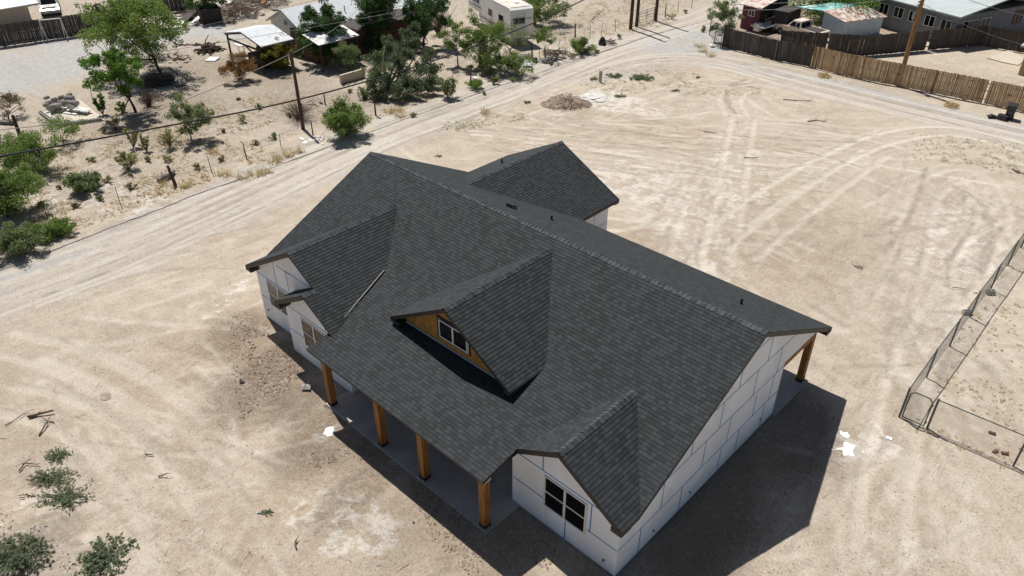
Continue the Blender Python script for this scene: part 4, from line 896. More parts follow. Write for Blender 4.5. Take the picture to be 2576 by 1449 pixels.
scatter_tufts('green_ground_cover', rpts(330, [(1440,200),(1520,170),(1800,185),(1960,240),(1700,240),(1480,230)], .10, .24, 11, .45)+rpts(260, [(1120,290),(1330,240),(1330,300),(1100,340)], .06, .16, 12, .5)+rpts(260, [(2280,330),(2576,360),(2576,440),(2300,400)], .08, .2, 13, .4), mat='L_olive', hh=.09, blades=7)
def litter(name, n_specs, mat, seed, kind):
    rg = random.Random(seed); b = MB(); nr = np.random.default_rng(seed)
    for n, poly, s0, s1 in n_specs:
        for x, y, s in rpts(n, poly, s0, s1, rg.randint(1, 9999), .42):
            z = gz(x, y)
            if kind == 'rock': b.rock((x, y, z+s*.2), s, 0, .65, rg)
            else:
                a = rg.random()*6.283; L_ = s*rg.uniform(1, 3); d = V(math.cos(a), math.sin(a), rg.uniform(-.05,.15)); p = V(x, y, z+.012)
                pts = [p, p+d*L_*.5+V(rg.uniform(-.1,.1)*L_, rg.uniform(-.1,.1)*L_, .01), p+d*L_]; b.tube(pts, [.012*s*4, .010*s*4, .005*s*4], 4, cap=False)
    o = b.build(name, M[mat], None, (0,0,0)); o['kind'] = 'stuff'; return o
lot = [(0,700),(600,450),(900,380),(700,640),(620,760),(740,980),(1240,1449),(0,1449)]; lot2 = [(1450,330),(1750,250),(2400,330),(2576,400),(2450,700),(2250,1050),(2576,1250),(2576,1449),(1900,1449),(2140,1060),(2090,840),(1570,560)]
litter('dirt_clods', [(900,[(570,780),(690,820),(830,1010),(930,1120),(800,1180),(600,1050)],.015,.055),(260,[(600,800),(700,860),(830,1030),(740,1060),(640,960)],.03,.085),(120,[(860,1100),(900,1100),(1180,1330),(1100,1330)],.02,.06),(260,[(520,800),(640,780),(900,1130),(780,1260),(560,1100)],.01,.035),(520,[(860,1080),(1240,1350),(1330,1449),(1180,1449),(840,1120)],.012,.05),(300,[(1590,1449),(1960,1070),(2040,1000),(2120,1060),(1900,1400)],.015,.06),(260,[(1310,1285),(1540,1449),(1380,1449),(1250,1360)],.012,.05),(200,[(0,1280),(140,1330),(200,1449),(0,1449)],.02,.05)], 'clod', 4, 'rock')
litter('pale_pebbles', [(1500,lot,.010,.026),(900,lot2,.012,.032),(160,[(610,850),(740,900),(850,1050),(700,1020)],.02,.06)], 'rock', 5, 'rock')
litter('dark_stones', [(1700,lot,.009,.024),(1100,lot2,.012,.03)], 'clod', 14, 'rock')
litter('twig_litter', [(170,lot,.05,.16),(260,lot2,.04,.12),(260,[(1150,300),(1900,250),(1900,420),(1200,380)],.06,.18),(700,fld,.07,.28)], 'twig', 6, 'twig')
# ---------------------------------------------------------------- poles, wires, posts
def wpole(label, bu, bv, hgt, r, mat='pole', lean=(0,0), name='utility_pole', top=None, group=None, cat='pole'):
    p = at(bu, bv); b = MB(); t = V(p.x+lean[0], p.y+lean[1], hgt); n = 6
    b.tube([V(p.x,p.y,-.2).lerp(t, i/n) for i in range(n+1)], [r*(1.15-.35*i/n) for i in range(n+1)], 12); 
    return tag(b.build(name, M[mat], None, (p.x, p.y, 0)), label, cat, group)
wpole('dark leaning wood pole beside the dry bush and the green roadside bush', 763, 325, 5.6, .12)
wpole('short dark pole stub among the left edge mesquites', 54, 350, 1.75, .13, name='pole_stub')
wpole('tall dark pole left of the metal gate, nearest the road', 1586, 74, 9.5, .16)
wpole('tall dark pole just right of the nearest gate pole', 1601, 67, 9.2, .15)
wpole('tall dark pole at the far side of the metal gate', 1648.7, 53, 9, .15)
rp = wpole('brown utility pole standing against the tan picket fence', 2259, 216, 9.5, .17, 'pole_new')
GP = 'thin wire fence posts along the dirt road'
for (u, v, h_, r, lab, mt) in (
    (707,371,1.0,.022,'thin rusty fence post nearest the bush by the pole','rust'),(621,400,1.1,.035,'dark bent wood fence post in the dry grass','pole'),(534,436,1.25,.022,'leaning thin rusty post in the dry strip','rust'),
    (303,514,1.2,.022,'thin rusty post above the road left of the stump post','rust'),(124,566,1.25,.025,'thin dark post beside the flat roadside shrub','rust'),(788,341,1.1,.045,'dark wood post with plastic scraps at its foot','pole'),
    (818,262,.9,.05,'dark wood stub beside the rock pile','pole'),(945,291,1.6,.06,'dark wooden fence post below the juniper','pole'),(1184,202,1.3,.06,'dark wood post beside the white bucket','pole'),
    (1139,210,1.0,.02,'thin post beside the leaning stick near the juniper','rust'),(1079,235,1.2,.035,'dark metal post in the juniper shade','rust'),(935,238,1.1,.03,'dark post left of the juniper trunk','rust'),
    (1339,150,1.5,.07,'dark square post by the black barrel','pole'),(1359,148,1.2,.03,'thin post right of the black barrel','rust'),(1408,112,1.1,.02,'thin rusty post left of the roadside green bush','rust'),
    (1447,94,1.3,.07,'thick dark stub post above the green bush','pole'),(1484,98,1.2,.025,'thin post above the fallen branches','rust'),(1512,90,1.3,.025,'thin post above the black trash bag','rust'),(1548,80,1.2,.025,'thin post left of the three poles','rust'),
    (1673,45,1.4,.05,'short dark post right of the farthest gate pole','pole'),(1705,34,1.2,.03,'thin post along the far road fence','rust'),(1740,22,1.2,.03,'farthest thin post along the far road fence','rust'),(234,258,1.6,.025,'thin stake left of the leaning tree','rust')):
    lean = (random.uniform(-.12,.12), random.uniform(-.12,.12)) if r < .04 else (random.uniform(-.05,.05),)*2
    wpole(lab, u, v, h_, r, mt, lean, 'fence_post', group=GP, cat='post')
wpole('leaning black stump post beside the grey driftwood log', 443, 467, 1.3, .10, 'pole', (-.25,-.1), 'stump_post', cat='post')
def wire(name, label, pts, r, mat, cat='wire', sag=0, n=10):
    out = []
    for a, c in zip(pts[:-1], pts[1:]):
        a, c = Vector(a), Vector(c)
        for i in range(n): t = i/n; out.append(a.lerp(c, t)-V(0,0,4*sag*t*(1-t)))
    out.append(Vector(pts[-1])); b = MB(); b.tube(out, r, 6); return tag(b.build(name, M[mat], None, out[0]), label, cat)
wc = [(-15.6,-30,7.2),(-15.7,-20,5.75),(-15.8,-11.7,4.75),(-15.95,-2.7,3.8),(-15.9,3,3.3),(-15.9,9.4,3.02),(-16.0,18,3.0),(-16.3,28.9,3.5),(-16.6,40,4.7),(-16.9,47,6.0),(-17,62,9)]
q = smooth([(a, c) for a, c_, c in []] or [(0,0),(1,1)], 2)
def spline3(P, n=8):
    P = [Vector(p) for p in P]; out = []
    for i in range(len(P)-1):
        p0, p1, p2, p3 = P[max(i-1,0)], P[i], P[i+1], P[min(i+2, len(P)-1)]
        for k in range(n):
            t = k/n; out.append(.5*((2*p1)+(p2-p0)*t+(2*p0-5*p1+4*p2-p3)*t*t+(3*p1-p0-3*p2+p3)*t**3))
    return out+[P[-1]]
b = MB(); b.tube(spline3(wc), .05, 6); tag(b.build('overhead_cable', M['cable'], None, wc[0]), 'thick black cable sagging low over the left side of the dirt road', 'cable')
pt = at(763,325); PT = V(pt.x, pt.y, 5.4)
wire('overhead_wire', 'pale wire running left from the leaning wood pole', [at(-40,330,3.2), at(400,277,3.6), PT], .022, 'cable_grey', sag=.1)
wire('overhead_wire', 'thin pale wire running from the leaning pole up to the pale house', [PT, at(905,20,3.8)], .015, 'cable_grey', sag=.3)
for i, (a, c, z0, z1, r, mt, lab) in enumerate((((282,112),(860,-16),4.5,6,.015,'cable_grey','upper thin grey wire crossing the largest tree'),((270,150),(1000,30),4,6,.015,'cable_grey','lower thin grey wire crossing the largest tree'),
    ((905,38),(1060,0),4.5,6,.022,'cable','upper dark wire over the end cypress'),((905,62),(1110,10),4,6,.022,'cable','lower dark wire over the end cypress'))):
    wire('overhead_wire', lab, [at(*a, z0), at(*c, z1)], r, mt, sag=.1)
RPT = V(at(2259,216).x, at(2259,216).y, 0)
for z, tgt, zt, r, mt, lab in ((8.6,(1830,-10),5,.02,'cable_grey','upper white wire from the brown pole over the sheds'),(7.9,(1840,12),4,.018,'cable_grey','middle white wire from the brown pole over the sheds'),(7.2,(1850,25),3.6,.018,'cable_grey','lower white wire from the brown pole over the sheds'),
    (8.0,(2640,50),5,.02,'cable_grey','wire from the brown pole to the right edge'),(6.5,(2600,118),2.4,.018,'cable_grey','sagging wire from the brown pole to the tan building'),(6.2,(2600,124),2.2,.018,'cable','second sagging wire from the brown pole to the tan building')):
    wire('overhead_wire', lab, [RPT+V(0,0,z), at(*tgt, zt)], r, mt, sag=.35)
b = MB(); 
for z in (6.35, 6.6): b.tube([RPT+V(-.22,-.15,z), RPT+V(-.05,0,z)], .06, 8)
b.box(RPT.x-.35, RPT.x-.15, RPT.y-.3, RPT.y-.12, 5.3, 5.75); b.build('pole_bracket', M['steel'], rp)
# ---------------------------------------------------------------- board fences
def picket_fence(label, pts, h_, mat, pw=.14, jit=.03, gap=.004, th=.02, rail_side=1, post_every=2.4, gapchance=.006, name='board_fence', seed=1, cap=False):
    rg = random.Random(seed); P = [Vector((p.x, p.y, 0)) for p in pts]; rt = thing(name, label, 'fence', P[0]); b = MB(); rb = MB()
    for A, B in zip(P[:-1], P[1:]):
        d = (B-A); Ln = d.length; d /= Ln; nv = V(-d.y, d.x, 0)*rail_side; x = 0
        while x < Ln:
            w_ = pw*rg.uniform(.85,1.1); hh = h_+rg.uniform(-jit,jit); 
            if rg.random() > gapchance:
                c = A+d*(x+w_/2); tl = V(rg.uniform(-.003,.003)*h_, 0, 0); nn = nv*rg.uniform(0,.012)
                up = V(d.x*tl.x, d.y*tl.x, 1).normalized(); s = d*(w_/2); t = nv*(th/2); z0 = V(0,0,.02+rg.uniform(0,.05)); top = up*hh
                pts8 = [c-s-t+nn+z0, c+s-t+nn+z0, c+s+t+nn+z0, c-s+t+nn+z0]; topz = [p-z0+top for p in pts8]
                b.solid(pts8+topz, [(0,3,2,1),(4,5,6,7),(0,1,5,4),(1,2,6,5),(2,3,7,6),(3,0,4,7)], rg.choice((0,0,1,2)))
            x += w_+gap*rg.uniform(.3,1.8)
        for z in (.35, 1.0, h_-.3): rb.bar(A+nv*.045+V(0,0,z), B+nv*.045+V(0,0,z), .04, .09)
        k = max(1, round(Ln/post_every))
        for i in range(k+1):
            c = A.lerp(B, i/k)+nv*.12; o = MB(); o.box(c.x-.05,c.x+.05,c.y-.05,c.y+.05,-.1,h_-.02); o.build('post', M[mat], rt)
        if cap: rb.bar(A+V(0,0,h_+.03), B+V(0,0,h_+.03), .05, .05)
    b.build('pickets', [M[mat], M[mat+'2'], M['fence_tan3' if mat == 'fence_tan' else mat]], rt); rb.build('rail', M[mat], rt); return rt
FS = -1
picket_fence('light tan picket fence along the far side of the dirt road', px((2039,170),(2105,187),(2150,197),(2259,218),(2420,250),(2590,286),(2760,322)), 1.85, 'fence_tan', seed=2, pw=.12, gap=.009)
picket_fence('weathered dark board fence between the corner gate and the tan fence', px((1815,118),(1948,152)), 1.75, 'fence_dark', seed=3, cap=True)
picket_fence('dark board gate panels left of the tan picket fence', px((1952,152),(2035,169)), 1.75, 'fence_dark', seed=4, name='board_gate')
picket_fence('long dark board fence behind the tan fence across the yard', px((1960,128),(2170,142),(2463,115)), 1.85, 'fence_dark', seed=5)
picket_fence('dark board fence at the back right of the fenced yard', px((2463,115),(2600,138)), 1.85, 'fence_dark', seed=6)
picket_fence('dark board fence behind the white swing frame', px((-60,128),(230,86),(330,70)), 2.0, 'fence_dark', seed=7)
picket_fence('dark board fence behind the debris piles', px((400,34),(490,26)), 2.0, 'fence_dark', seed=8)
b = MB(); a = at(1948,152); b.tube([a, a+V(0,0,1.95)], .035, 8); b.tube([a+V(0,0,1.95), a+V(-.9,-.25,1.93)], .03, 8); tag(b.build('gate_post', M['steel'], None, a), 'white metal pipe post between the dark fence and gate panels', 'post')
# chain link fence
def chain(label, pts, h_, nm='chain_link_fence', corner=True, toprail=True, seed=1, mesh=.085, close=True):
    P = [Vector((p.x,p.y,0)) for p in pts]; rt = thing(nm, label, 'fence', P[0]); w_ = MB(); rl = MB()
    for i, (A, B) in enumerate(zip(P[:-1], P[1:])):
        d = B-A; Ln = d.length; d /= Ln; n = int(Ln/mesh)+1; nv = V(-d.y,d.x,0)*.003
        for s in (-1, 1):
            for k in range(-int(h_/mesh)-1, n+int(h_/mesh)+1):
                x0, z0 = k*mesh, .04; x1, z1 = k*mesh+s*(h_-.06), h_-.02
                if x0 < 0 and x1 < 0 or x0 > Ln and x1 > Ln: continue
                def cl(xa, za, xb, zb):
                    if xa < 0: za += (0-xa)/(xb-xa)*(zb-za); xa = 0
                    if xa > Ln: za += (Ln-xa)/(xb-xa)*(zb-za); xa = Ln
                    return xa, za
                a_, c_ = cl(x0,z0,x1,z1), cl(x1,z1,x0,z0)
                if abs(a_[0]-c_[0]) < .02: continue
                w_.tube([A+d*a_[0]+nv*s+V(0,0,a_[1]), A+d*c_[0]+nv*s+V(0,0,c_[1])], .0019, 3, cap=False)
        if toprail: rl.tube([A+V(0,0,h_), B+V(0,0,h_)], .022, 6)
        k = max(1, round(Ln/2.9))
        if i == 0:
            o = MB(); o.tube([A-V(0,0,.1), A+V(0,0,h_+.05)], .042, 8); o.build('post', M['dark_steel'], rt)
        for j in range(1, k+1):
            c = A.lerp(B, j/k); o = MB(); o.tube([c-V(0,0,.1), c+V(0,0,h_+.04)], .036, 8); o.build('post', M['dark_steel'], rt)
    w_.build('wire_mesh', M['wire'], rt)
    if toprail: rl.build('top_rail', M['dark_steel'], rt)
    return rt
HC = 1.45
chain('long chain link fence running up the right side of the lot', px((2262,1048),(2331,948),(2389,870),(2440,798),(2492,728),(2535,668),(2600,580)), HC)
chain('chain link fence panel along the bottom right below the gate', px((2332,1077),(2549,1172),(2780,1290)), HC)
A, B = at(2268,1051), at(2322,1075); rt = thing('chain_link_gate', 'narrow chain link walk gate at the fence corner', 'gate', A); d = (B-A).normalized(); Ln = (B-A).length
b = MB(); b.tube([A+V(0,0,.08), A+V(0,0,HC-.2), A+d*.15+V(0,0,HC-.05), B-d*.15+V(0,0,HC-.05), B+V(0,0,HC-.2), B+V(0,0,.08), A+V(0,0,.08)], .028, 8); b.build('gate_frame', M['dark_steel'], rt)
b = MB()
for s in (-1, 1):
    for k in range(-16, 30):
        x0 = k*.085; x1 = x0+s*(HC-.15); z0, z1 = .1, HC-.06
        lo, hi = 0, Ln; t0, t1 = sorted(((lo-x0)/(x1-x0), (hi-x0)/(x1-x0))); t0, t1 = max(0,t0), min(1,t1)
        if t1-t0 > .02: b.tube([A+d*(x0+(x1-x0)*t0)+V(0,0,z0+(z1-z0)*t0), A+d*(x0+(x1-x0)*t1)+V(0,0,z0+(z1-z0)*t1)], .0019, 3, cap=False)
b.build('wire_mesh', M['wire'], rt); b = MB()
for z in (.25, 1.1): b.box(B.x-.03,B.x+.05,B.y-.03,B.y+.05,z,z+.05)
b.build('hinge', M['dark_steel'], rt)
chain('short rusty chain link gate at the corner of the shed yard', px((1784,88),(1797,106),(1812,121)), 1.6, 'chain_link_gate', seed=3)
# field gate between the poles
A, B = at(1607,63), at(1644,51); rt = thing('pipe_gate', 'grey pipe field gate hung between the tall dark poles', 'gate', A); b = MB()
for z in (.15,.45,.75,1.05,1.3): b.tube([A+V(0,0,z), B+V(0,0,z)], .025, 6)
for t in (0,.5,1): c = A.lerp(B,t); b.tube([c+V(0,0,.15), c+V(0,0,1.3)], .03, 6)
b.build('gate_frame', M['steel'], rt)
for i in range(1): 
    P = px((0,625),(124,566),(303,514),(534,436),(621,400),(707,371),(788,341)); b = MB()
    for z in (.55, .95): b.tube([Vector(p)+V(0,0,z+random.uniform(-.1,.1)) for p in P], .006, 4)
    tag(b.build('fence_wire', M['rust'], None, P[0]), 'pair of slack rusty wires strung along the roadside posts', 'wire')
# ---------------------------------------------------------------- neighbour buildings
def wbox(poly, z0, z1, b=None, mt=0):
    b = b or MB(); b.prism([(p[0],p[1],z0) for p in poly], (0,0,z1-z0), mt); return b
def frame(A, B):   # unit axes from A to B on the ground
    d = Vector((B.x-A.x, B.y-A.y, 0)); Ln = d.length; d /= Ln; return d, V(-d.y, d.x, 0), Ln
def gable(rt, O, U, N, Lu, Wn, ze, zr, wall, roof, over=.35, t=.10, roofz=True, ridge='U', corr=False):
    "gabled block: O corner, U along the ridge, N across; returns nothing"
    O = Vector((O.x,O.y,0)); pr = [O, O+N*Wn, O+N*Wn+V(0,0,ze), O+N*(Wn/2)+V(0,0,zr), O+V(0,0,ze)]
    b = MB(); b.prism(pr, U*Lu); b.build('wall', M[wall], rt)
    sl = (zr-ze)/(Wn/2); b = MB()
    for s in (0, 1):
        e0 = O-U*over+(N*(-over) if s == 0 else N*(Wn+over))+V(0,0,ze-sl*over+.04); r0 = O-U*over+N*(Wn/2)+V(0,0,zr+.04); ex = U*(Lu+2*over)
        q = [e0, r0, r0+V(0,0,t), e0+V(0,0,t)]; b.prism(q, ex)
    b.build('roof', M[roof], rt)
def win(rt, c, U, N, w_, h_, fm='vinyl', mull=1, pane='glass'):
    b = MB(); f = .05; c = Vector(c)
    for s in (-1,1): b.obox(c+U*s*(w_/2)+N*.02, U*(f/2), N*.03, V(0,0,h_/2)); b.obox(c+V(0,0,s*h_/2)+N*.021, U*(w_/2+f/2), N*.03, V(0,0,f/2))
    for k in range(mull): b.obox(c+U*(w_*((k+1)/(mull+1)-.5))+N*.018, U*(f/2), N*.03, V(0,0,h_/2))
    o = b.build('window', M[fm], rt); g = MB(); g.obox(c+N*.006, U*(w_/2), N*.008, V(0,0,h_/2)); g.build('pane', M[pane], o)
# house behind the tall tree: gable end faces left, long slope faces the road
E1 = at(757,77,2.5); R1 = at(697,27,3.75); U, N, _ = V(0,1,0), V(-1,0,0), 0
O = V(E1.x-.35, E1.y+.35, 0); hw = abs(E1.x-R1.x)
rt = thing('neighbour_house', 'house with pale grey shingle roof and white gable behind the tall tree', 'house', O)
gable(rt, O, U, N, 15, 2*hw-.7, 2.4, 3.65, 'white', 'roof_white')
b = MB(); b.box(O.x-.01-.0, O.x+.012, O.y, O.y+15, 0, 2.25); b.box(O.x-2*hw+.7, O.x, O.y-.012, O.y, 0, 1.5); b.build('brick_course', M['brick'], rt)
win(rt, (O.x-hw+.35, O.y-.01, 2.6), V(1,0,0), V(0,-1,0), .35, .45, mull=0); b = MB(); p = at(866,18,3.3)
b.tube([p-V(0,0,.4), p+V(0,0,.15)], .05, 8); b.build('vent_pipe', M['steel'], rt)
# white patio roof and red brown annexe
A = at(859,62,2.5); B = at(904,90,2.3); C_ = at(859,104,2.2); rt = thing('patio_cover', 'white metal patio roof below the pale shingled house', 'patio roof', (B.x,B.y,0)); b = MB()
x1, y1 = B.x, B.y; b.prism([(x1,y1,2.3),(x1,y1-4.2,2.3),(x1-2.3,y1-4.2,2.75),(x1-2.3,y1,2.75)], (0,0,.06)); b.build('roof', M['white'], rt)
for yy in (y1-.2, y1-4.0): b = MB(); b.box(x1-.2,x1-.1,yy-.05,yy+.05,0,2.3); b.build('post', M['pole'], rt)
O = at(930,136); rt = thing('brick_annexe', 'low red brown annexe in the shade behind the end cypress', 'building', O)
b = MB(); b.box(O.x-5,O.x,O.y-4.8,O.y+6,0,2.3); b.build('wall', M['brick'], rt); b = MB(); b.box(O.x-5.2,O.x+.25,O.y-1.2,O.y+6.2,2.3,2.42); b.build('roof', M['shade'], rt)
b = MB(); b.box(O.x,O.x+.05,O.y-3.6,O.y-1.0,0,1.6); b.build('door', M['fence_dark'], rt)
b = MB(); 
for k in range(5): b.bar((O.x+.3-.5*k,O.y-4.9,2.35),(O.x+.3-.5*k,O.y-1.2,2.35),.05,.1)
b.build('rafter', M['brick'], rt)
O = at(912,196); b = MB(); b.box(O.x-.1,O.x+.1,O.y-2.2,O.y+.2,0,.75); tag(b.build('low_wall', M['beige'], None, O), 'low cream garden wall left of the juniper', 'wall')
O = at(905,140); b = MB(); b.box(O.x-1,O.x+1.2,O.y-1,O.y+2,0,.1); tag(b.build('patio_slab', M['conc'], None, O), 'concrete step slab in front of the brick annexe', 'slab')
# carport
ZR, ZE = 2.95, 2.3; r0 = at(623,78,ZR); r1 = at(698,58,ZR); e0 = at(657,120,ZE); e1 = at(723,99,ZE); U, N, _ = frame(r0, r1)
U, N = V(0,1,0), V(1,0,0); Lc = abs(r1.y-r0.y); hw = abs(e0.x-r0.x); rt = thing('carport', 'old open carport with pale shingled roof on dark posts', 'carport', (r0.x,r0.y,0))
b = MB(); O = V(r0.x, min(r0.y,e0.y), 0)
for s in (1,-1): b.prism([O+V(0,0,ZR), O+N*(hw*s)+V(0,0,ZE), O+N*(hw*s)+V(0,0,ZE+.09), O+V(0,0,ZR+.09)], U*Lc)
b.build('roof', M['roof_white'], rt)
b = MB()
for k in range(7): 
    y = .1+k*(Lc-.2)/6
    for s in (1,-1): b.bar(O+U*y+V(0,0,ZR-.08), O+U*y+N*(hw*s)+V(0,0,ZE-.08), .05, .12)
b.build('rafter', M['pole'], rt)
for s in (.85,-.9):
    for y in (.15, Lc-.3): c = O+N*(hw*s)+U*y; b = MB(); b.tube([c, c+V(0,0,ZE)], .09, 8); b.build('post', M['pole'], rt)
b = MB(); b.bar(O+N*(hw*.85)+U*.15+V(0,0,1.9), O+N*(-hw*.9)+U*.15+V(0,0,1.9), .1, .14); b.bar(O+N*hw*.85+U*.15+V(0,0,.9), O+N*0+U*.15+V(0,0,1.9), .09, .09); b.build('beam', M['pole'], rt)
b = MB(); c = O+N*.4+U*1.2; b.box(c.x-1,c.x+1.2,c.y-.6,c.y+2,.0,1.0); b.rock((c.x,c.y+.5,1.2),.6,0,.6); tag(b.build('covered_load', M['shade'], None, c), 'dark covered load stored under the carport', 'covered load')
b = MB(); c = at(605,112,.9); b.box(c.x-.6,c.x+.6,c.y-.4,c.y+.4,.86,.93); 
for dx in (-.5,.5): b.box(c.x+dx-.03,c.x+dx+.03,c.y-.03,c.y+.03,0,.86)
tag(b.build('white_table', M['white'], None, (c.x,c.y,0)), 'white topped table under the carport front', 'table')
# top-left building
A = at(84,60); rt = thing('shed_house', 'beige low house with white metal roof at the top left corner', 'house', A)
b = MB(); b.box(A.x-6,A.x,A.y-9,A.y,0,2.0); b.build('wall', M['beige'], rt)
b = MB(); b.prism([(A.x+.8,A.y-9.5,1.95),(A.x+.8,A.y+.9,1.95),(A.x-3.2,A.y+.9,2.9),(A.x-3.2,A.y-9.5,2.9)], (0,0,.1)); b.prism([(A.x-3.2,A.y+.9,2.9),(A.x-7,A.y+.9,2.3),(A.x-7,A.y-9.5,2.3),(A.x-3.2,A.y-9.5,2.9)], (0,0,.1)); b.build('roof', M['metal_white'], rt)
A = at(92,6); b = MB(); b.box(A.x-4,A.x,A.y-6,A.y,0,1.9); rt = thing('far_shed', 'small far shed with pale rusty roof above the top left house', 'shed', A); b.build('wall', M['beige'], rt); b = MB(); b.prism([(A.x+.3,A.y-6.3,1.9),(A.x+.3,A.y+.3,1.9),(A.x-4.3,A.y+.3,2.5),(A.x-4.3,A.y-6.3,2.5)],(0,0,.08)); b.build('roof', M['metal_rust'], rt)
# upper right grey house
C0 = at(2375,101); U1 = (at(2375,101)-at(2205,60)); zt = 2.75
P0 = at(2413,42,zt); P1 = at(2226,-6,zt); U, N, Lh = frame(P0, P1); N = -N if N.dot(V(0,1,0)) < 0 else N
P2 = at(2576,14,zt); W2 = (P2-P0).length; N = V(*( (P2-P0)/W2 )); O = V(P0.x,P0.y,0)
rt = thing('grey_block_house', 'long blue grey house with pale roof and a row of windows', 'house', O)
d0 = U; Lh += 6; b = MB(); b.prism([O, O+U*Lh, O+U*Lh+V(0,0,zt), O+V(0,0,zt)], N*12); b.build('wall', M['greywall'], rt)
b = MB(); ov = .5; q0 = O-U*ov-N*ov+V(0,0,zt+.0); b.prism([q0, q0+U*(Lh+1), q0+U*(Lh+1)+N*6.5+V(0,0,1.0), q0+N*6.5+V(0,0,1.0)], (0,0,.12)); 
b.prism([q0+N*6.5+V(0,0,1.0), q0+U*(Lh+1)+N*6.5+V(0,0,1.0), q0+U*(Lh+1)+N*13+V(0,0,0), q0+N*13], (0,0,.12)); b.build('roof', M['roof_grey'], rt)
Nn = -N
for k in range(8): win(rt, O+U*(1.0+k*1.75)+V(0,0,1.75)+Nn*.02, U, Nn, 1.05, .95, mull=1 if k < 5 else 0)
for k, (x, w_, h_, fm) in enumerate(((1.9,2.0,.9,'vinyl'),(4.0,1.3,.9,'vinyl'),(8.8,1.2,1.1,'brick'))): win(rt, O+N*x+V(0,0,1.75)-U*.02, N, -U, w_, h_, fm, mull=2 if k == 0 else 1)
# magenta shed
A, B = at(1861,71), at(1903,80); U, N, W_ = frame(A, B); N = V(-U.y, U.x, 0); hz = 2.35; rt = thing('magenta_shed', 'small dark magenta shed with a white framed window', 'shed', A)
O = V(A.x,A.y,0); Dp = 3.4; b = MB(); b.prism([O, O+U*W_, O+U*W_+V(0,0,hz), O+V(0,0,hz)], N*Dp); b.build('wall', M['magenta'], rt)
b = MB(); b.obox(O+U*(W_+.015)+N*(Dp/2)+V(0,0,hz/2), U*.012, N*(Dp/2), V(0,0,hz/2)); b.build('side_boards', M['shade'], rt)
b = MB(); b.prism([O-U*.3-N*.4+V(0,0,hz), O+U*(W_+.3)-N*.4+V(0,0,hz-.1), O+U*(W_+.3)+N*(Dp+.2)+V(0,0,hz+.35), O-U*.3+N*(Dp+.2)+V(0,0,hz+.45)], (0,0,.08)); b.build('roof', M['metal_rust'], rt)
win(rt, O+U*(W_*.55)-N*.01+V(0,0,1.65), U, -N, .62, .55, mull=1)
b = MB(); q_ = O+N*(Dp+.3)+U*.2; b.prism([q_, q_+U*W_*.9, q_+U*W_*.9+V(0,0,2.9), q_+V(0,0,2.9)], N*2.0); sh = thing('lean_to_shed', 'dark lean to shed behind the magenta shed', 'shed', q_); b.build('wall', M['shade'], sh); b = MB(); b.prism([q_-U*.2+V(0,0,2.9), q_+U*W_+V(0,0,2.9), q_+U*W_+N*2.3+V(0,0,3.1), q_-U*.2+N*2.3+V(0,0,3.1)], (0,0,.07)); b.build('roof', M['metal_rust'], sh)
q_ = O+U*(W_+.9)+N*1.0; b = MB(); b.prism([q_, q_+U*1.6, q_+U*1.6+V(0,0,2.1), q_+V(0,0,2.1)], N*2.6); tag(b.build('board_store', M['shade'], None, q_), 'dark plank store right of the magenta shed', 'shed')
# patched shed
A, B, C_ = at(2062,88), at(2115,92), at(2213,82); zs = 1.75
A, B = at(2062,87), at(2116,97); U, N_, W_ = frame(A, B); C_ = at(2212,84); N = V(C_.x-B.x, C_.y-B.y, 0); Dp = N.length; N.normalize(); O = V(A.x,A.y,0)
rt = thing('patched_shed', 'pale blue sided shed with rust streaked white roof', 'shed', O); ze, zr = 1.55, 2.0
b = MB(); b.prism([O, O+U*W_, O+U*W_+V(0,0,ze), O+V(0,0,zr+.25)], N*Dp)
for k in range(9): b.bar(O-N*.012+V(0,0,.15+k*.17), O+U*W_-N*.012+V(0,0,.15+k*.17), .02, .02)
b.build('wall', M['bluewhite'], rt)
b = MB(); b.prism([O+V(0,0,zr+.26)-U*.05-N*.25, O+U*(W_+.2)-N*.25+V(0,0,ze), O+U*(W_+.2)-N*.25+V(0,0,ze+.07), O-U*.05-N*.25+V(0,0,zr+.33)], N*(Dp+.5)); b.build('roof', M['metal_rust'], rt)
b = MB(); b.prism([O+V(0,0,zr+.24)-N*.3, O+V(0,0,zr+.30)-N*.3, O-U*2.6-N*.3+V(0,0,zr+.25), O-U*2.6-N*.3+V(0,0,zr+.19)], N*(Dp+.1)); b.build('lean_to_roof', M['teal'], rt)
for t_ in (.0, Dp-.3): c = O-U*2.5+N*t_; b = MB(); b.tube([c, c+V(0,0,zr+.2)], .05, 6); b.build('post', M['pole'], rt)
# tan building at right edge and slab
A = at(2560,188); rt = thing('tan_building', 'tan walled building cut off by the right edge', 'building', A); b = MB(); b.box(A.x,A.x+8,A.y,A.y+9,0,2.3); b.build('wall', M['tanwall'], rt); b = MB(); b.box(A.x-.5,A.x+8,A.y-.3,A.y+9,2.3,2.45); b.build('roof', M['metal_white'], rt)
b = MB(); b.prism([V(p.x,p.y,-.05) for p in px((2483,148),(2538,128),(2580,152),(2560,166),(2520,158))], (0,0,.14)); tag(b.build('patio_slab', M['beige'], None, at(2520,150)), 'pale concrete pad beside the tan building', 'slab')
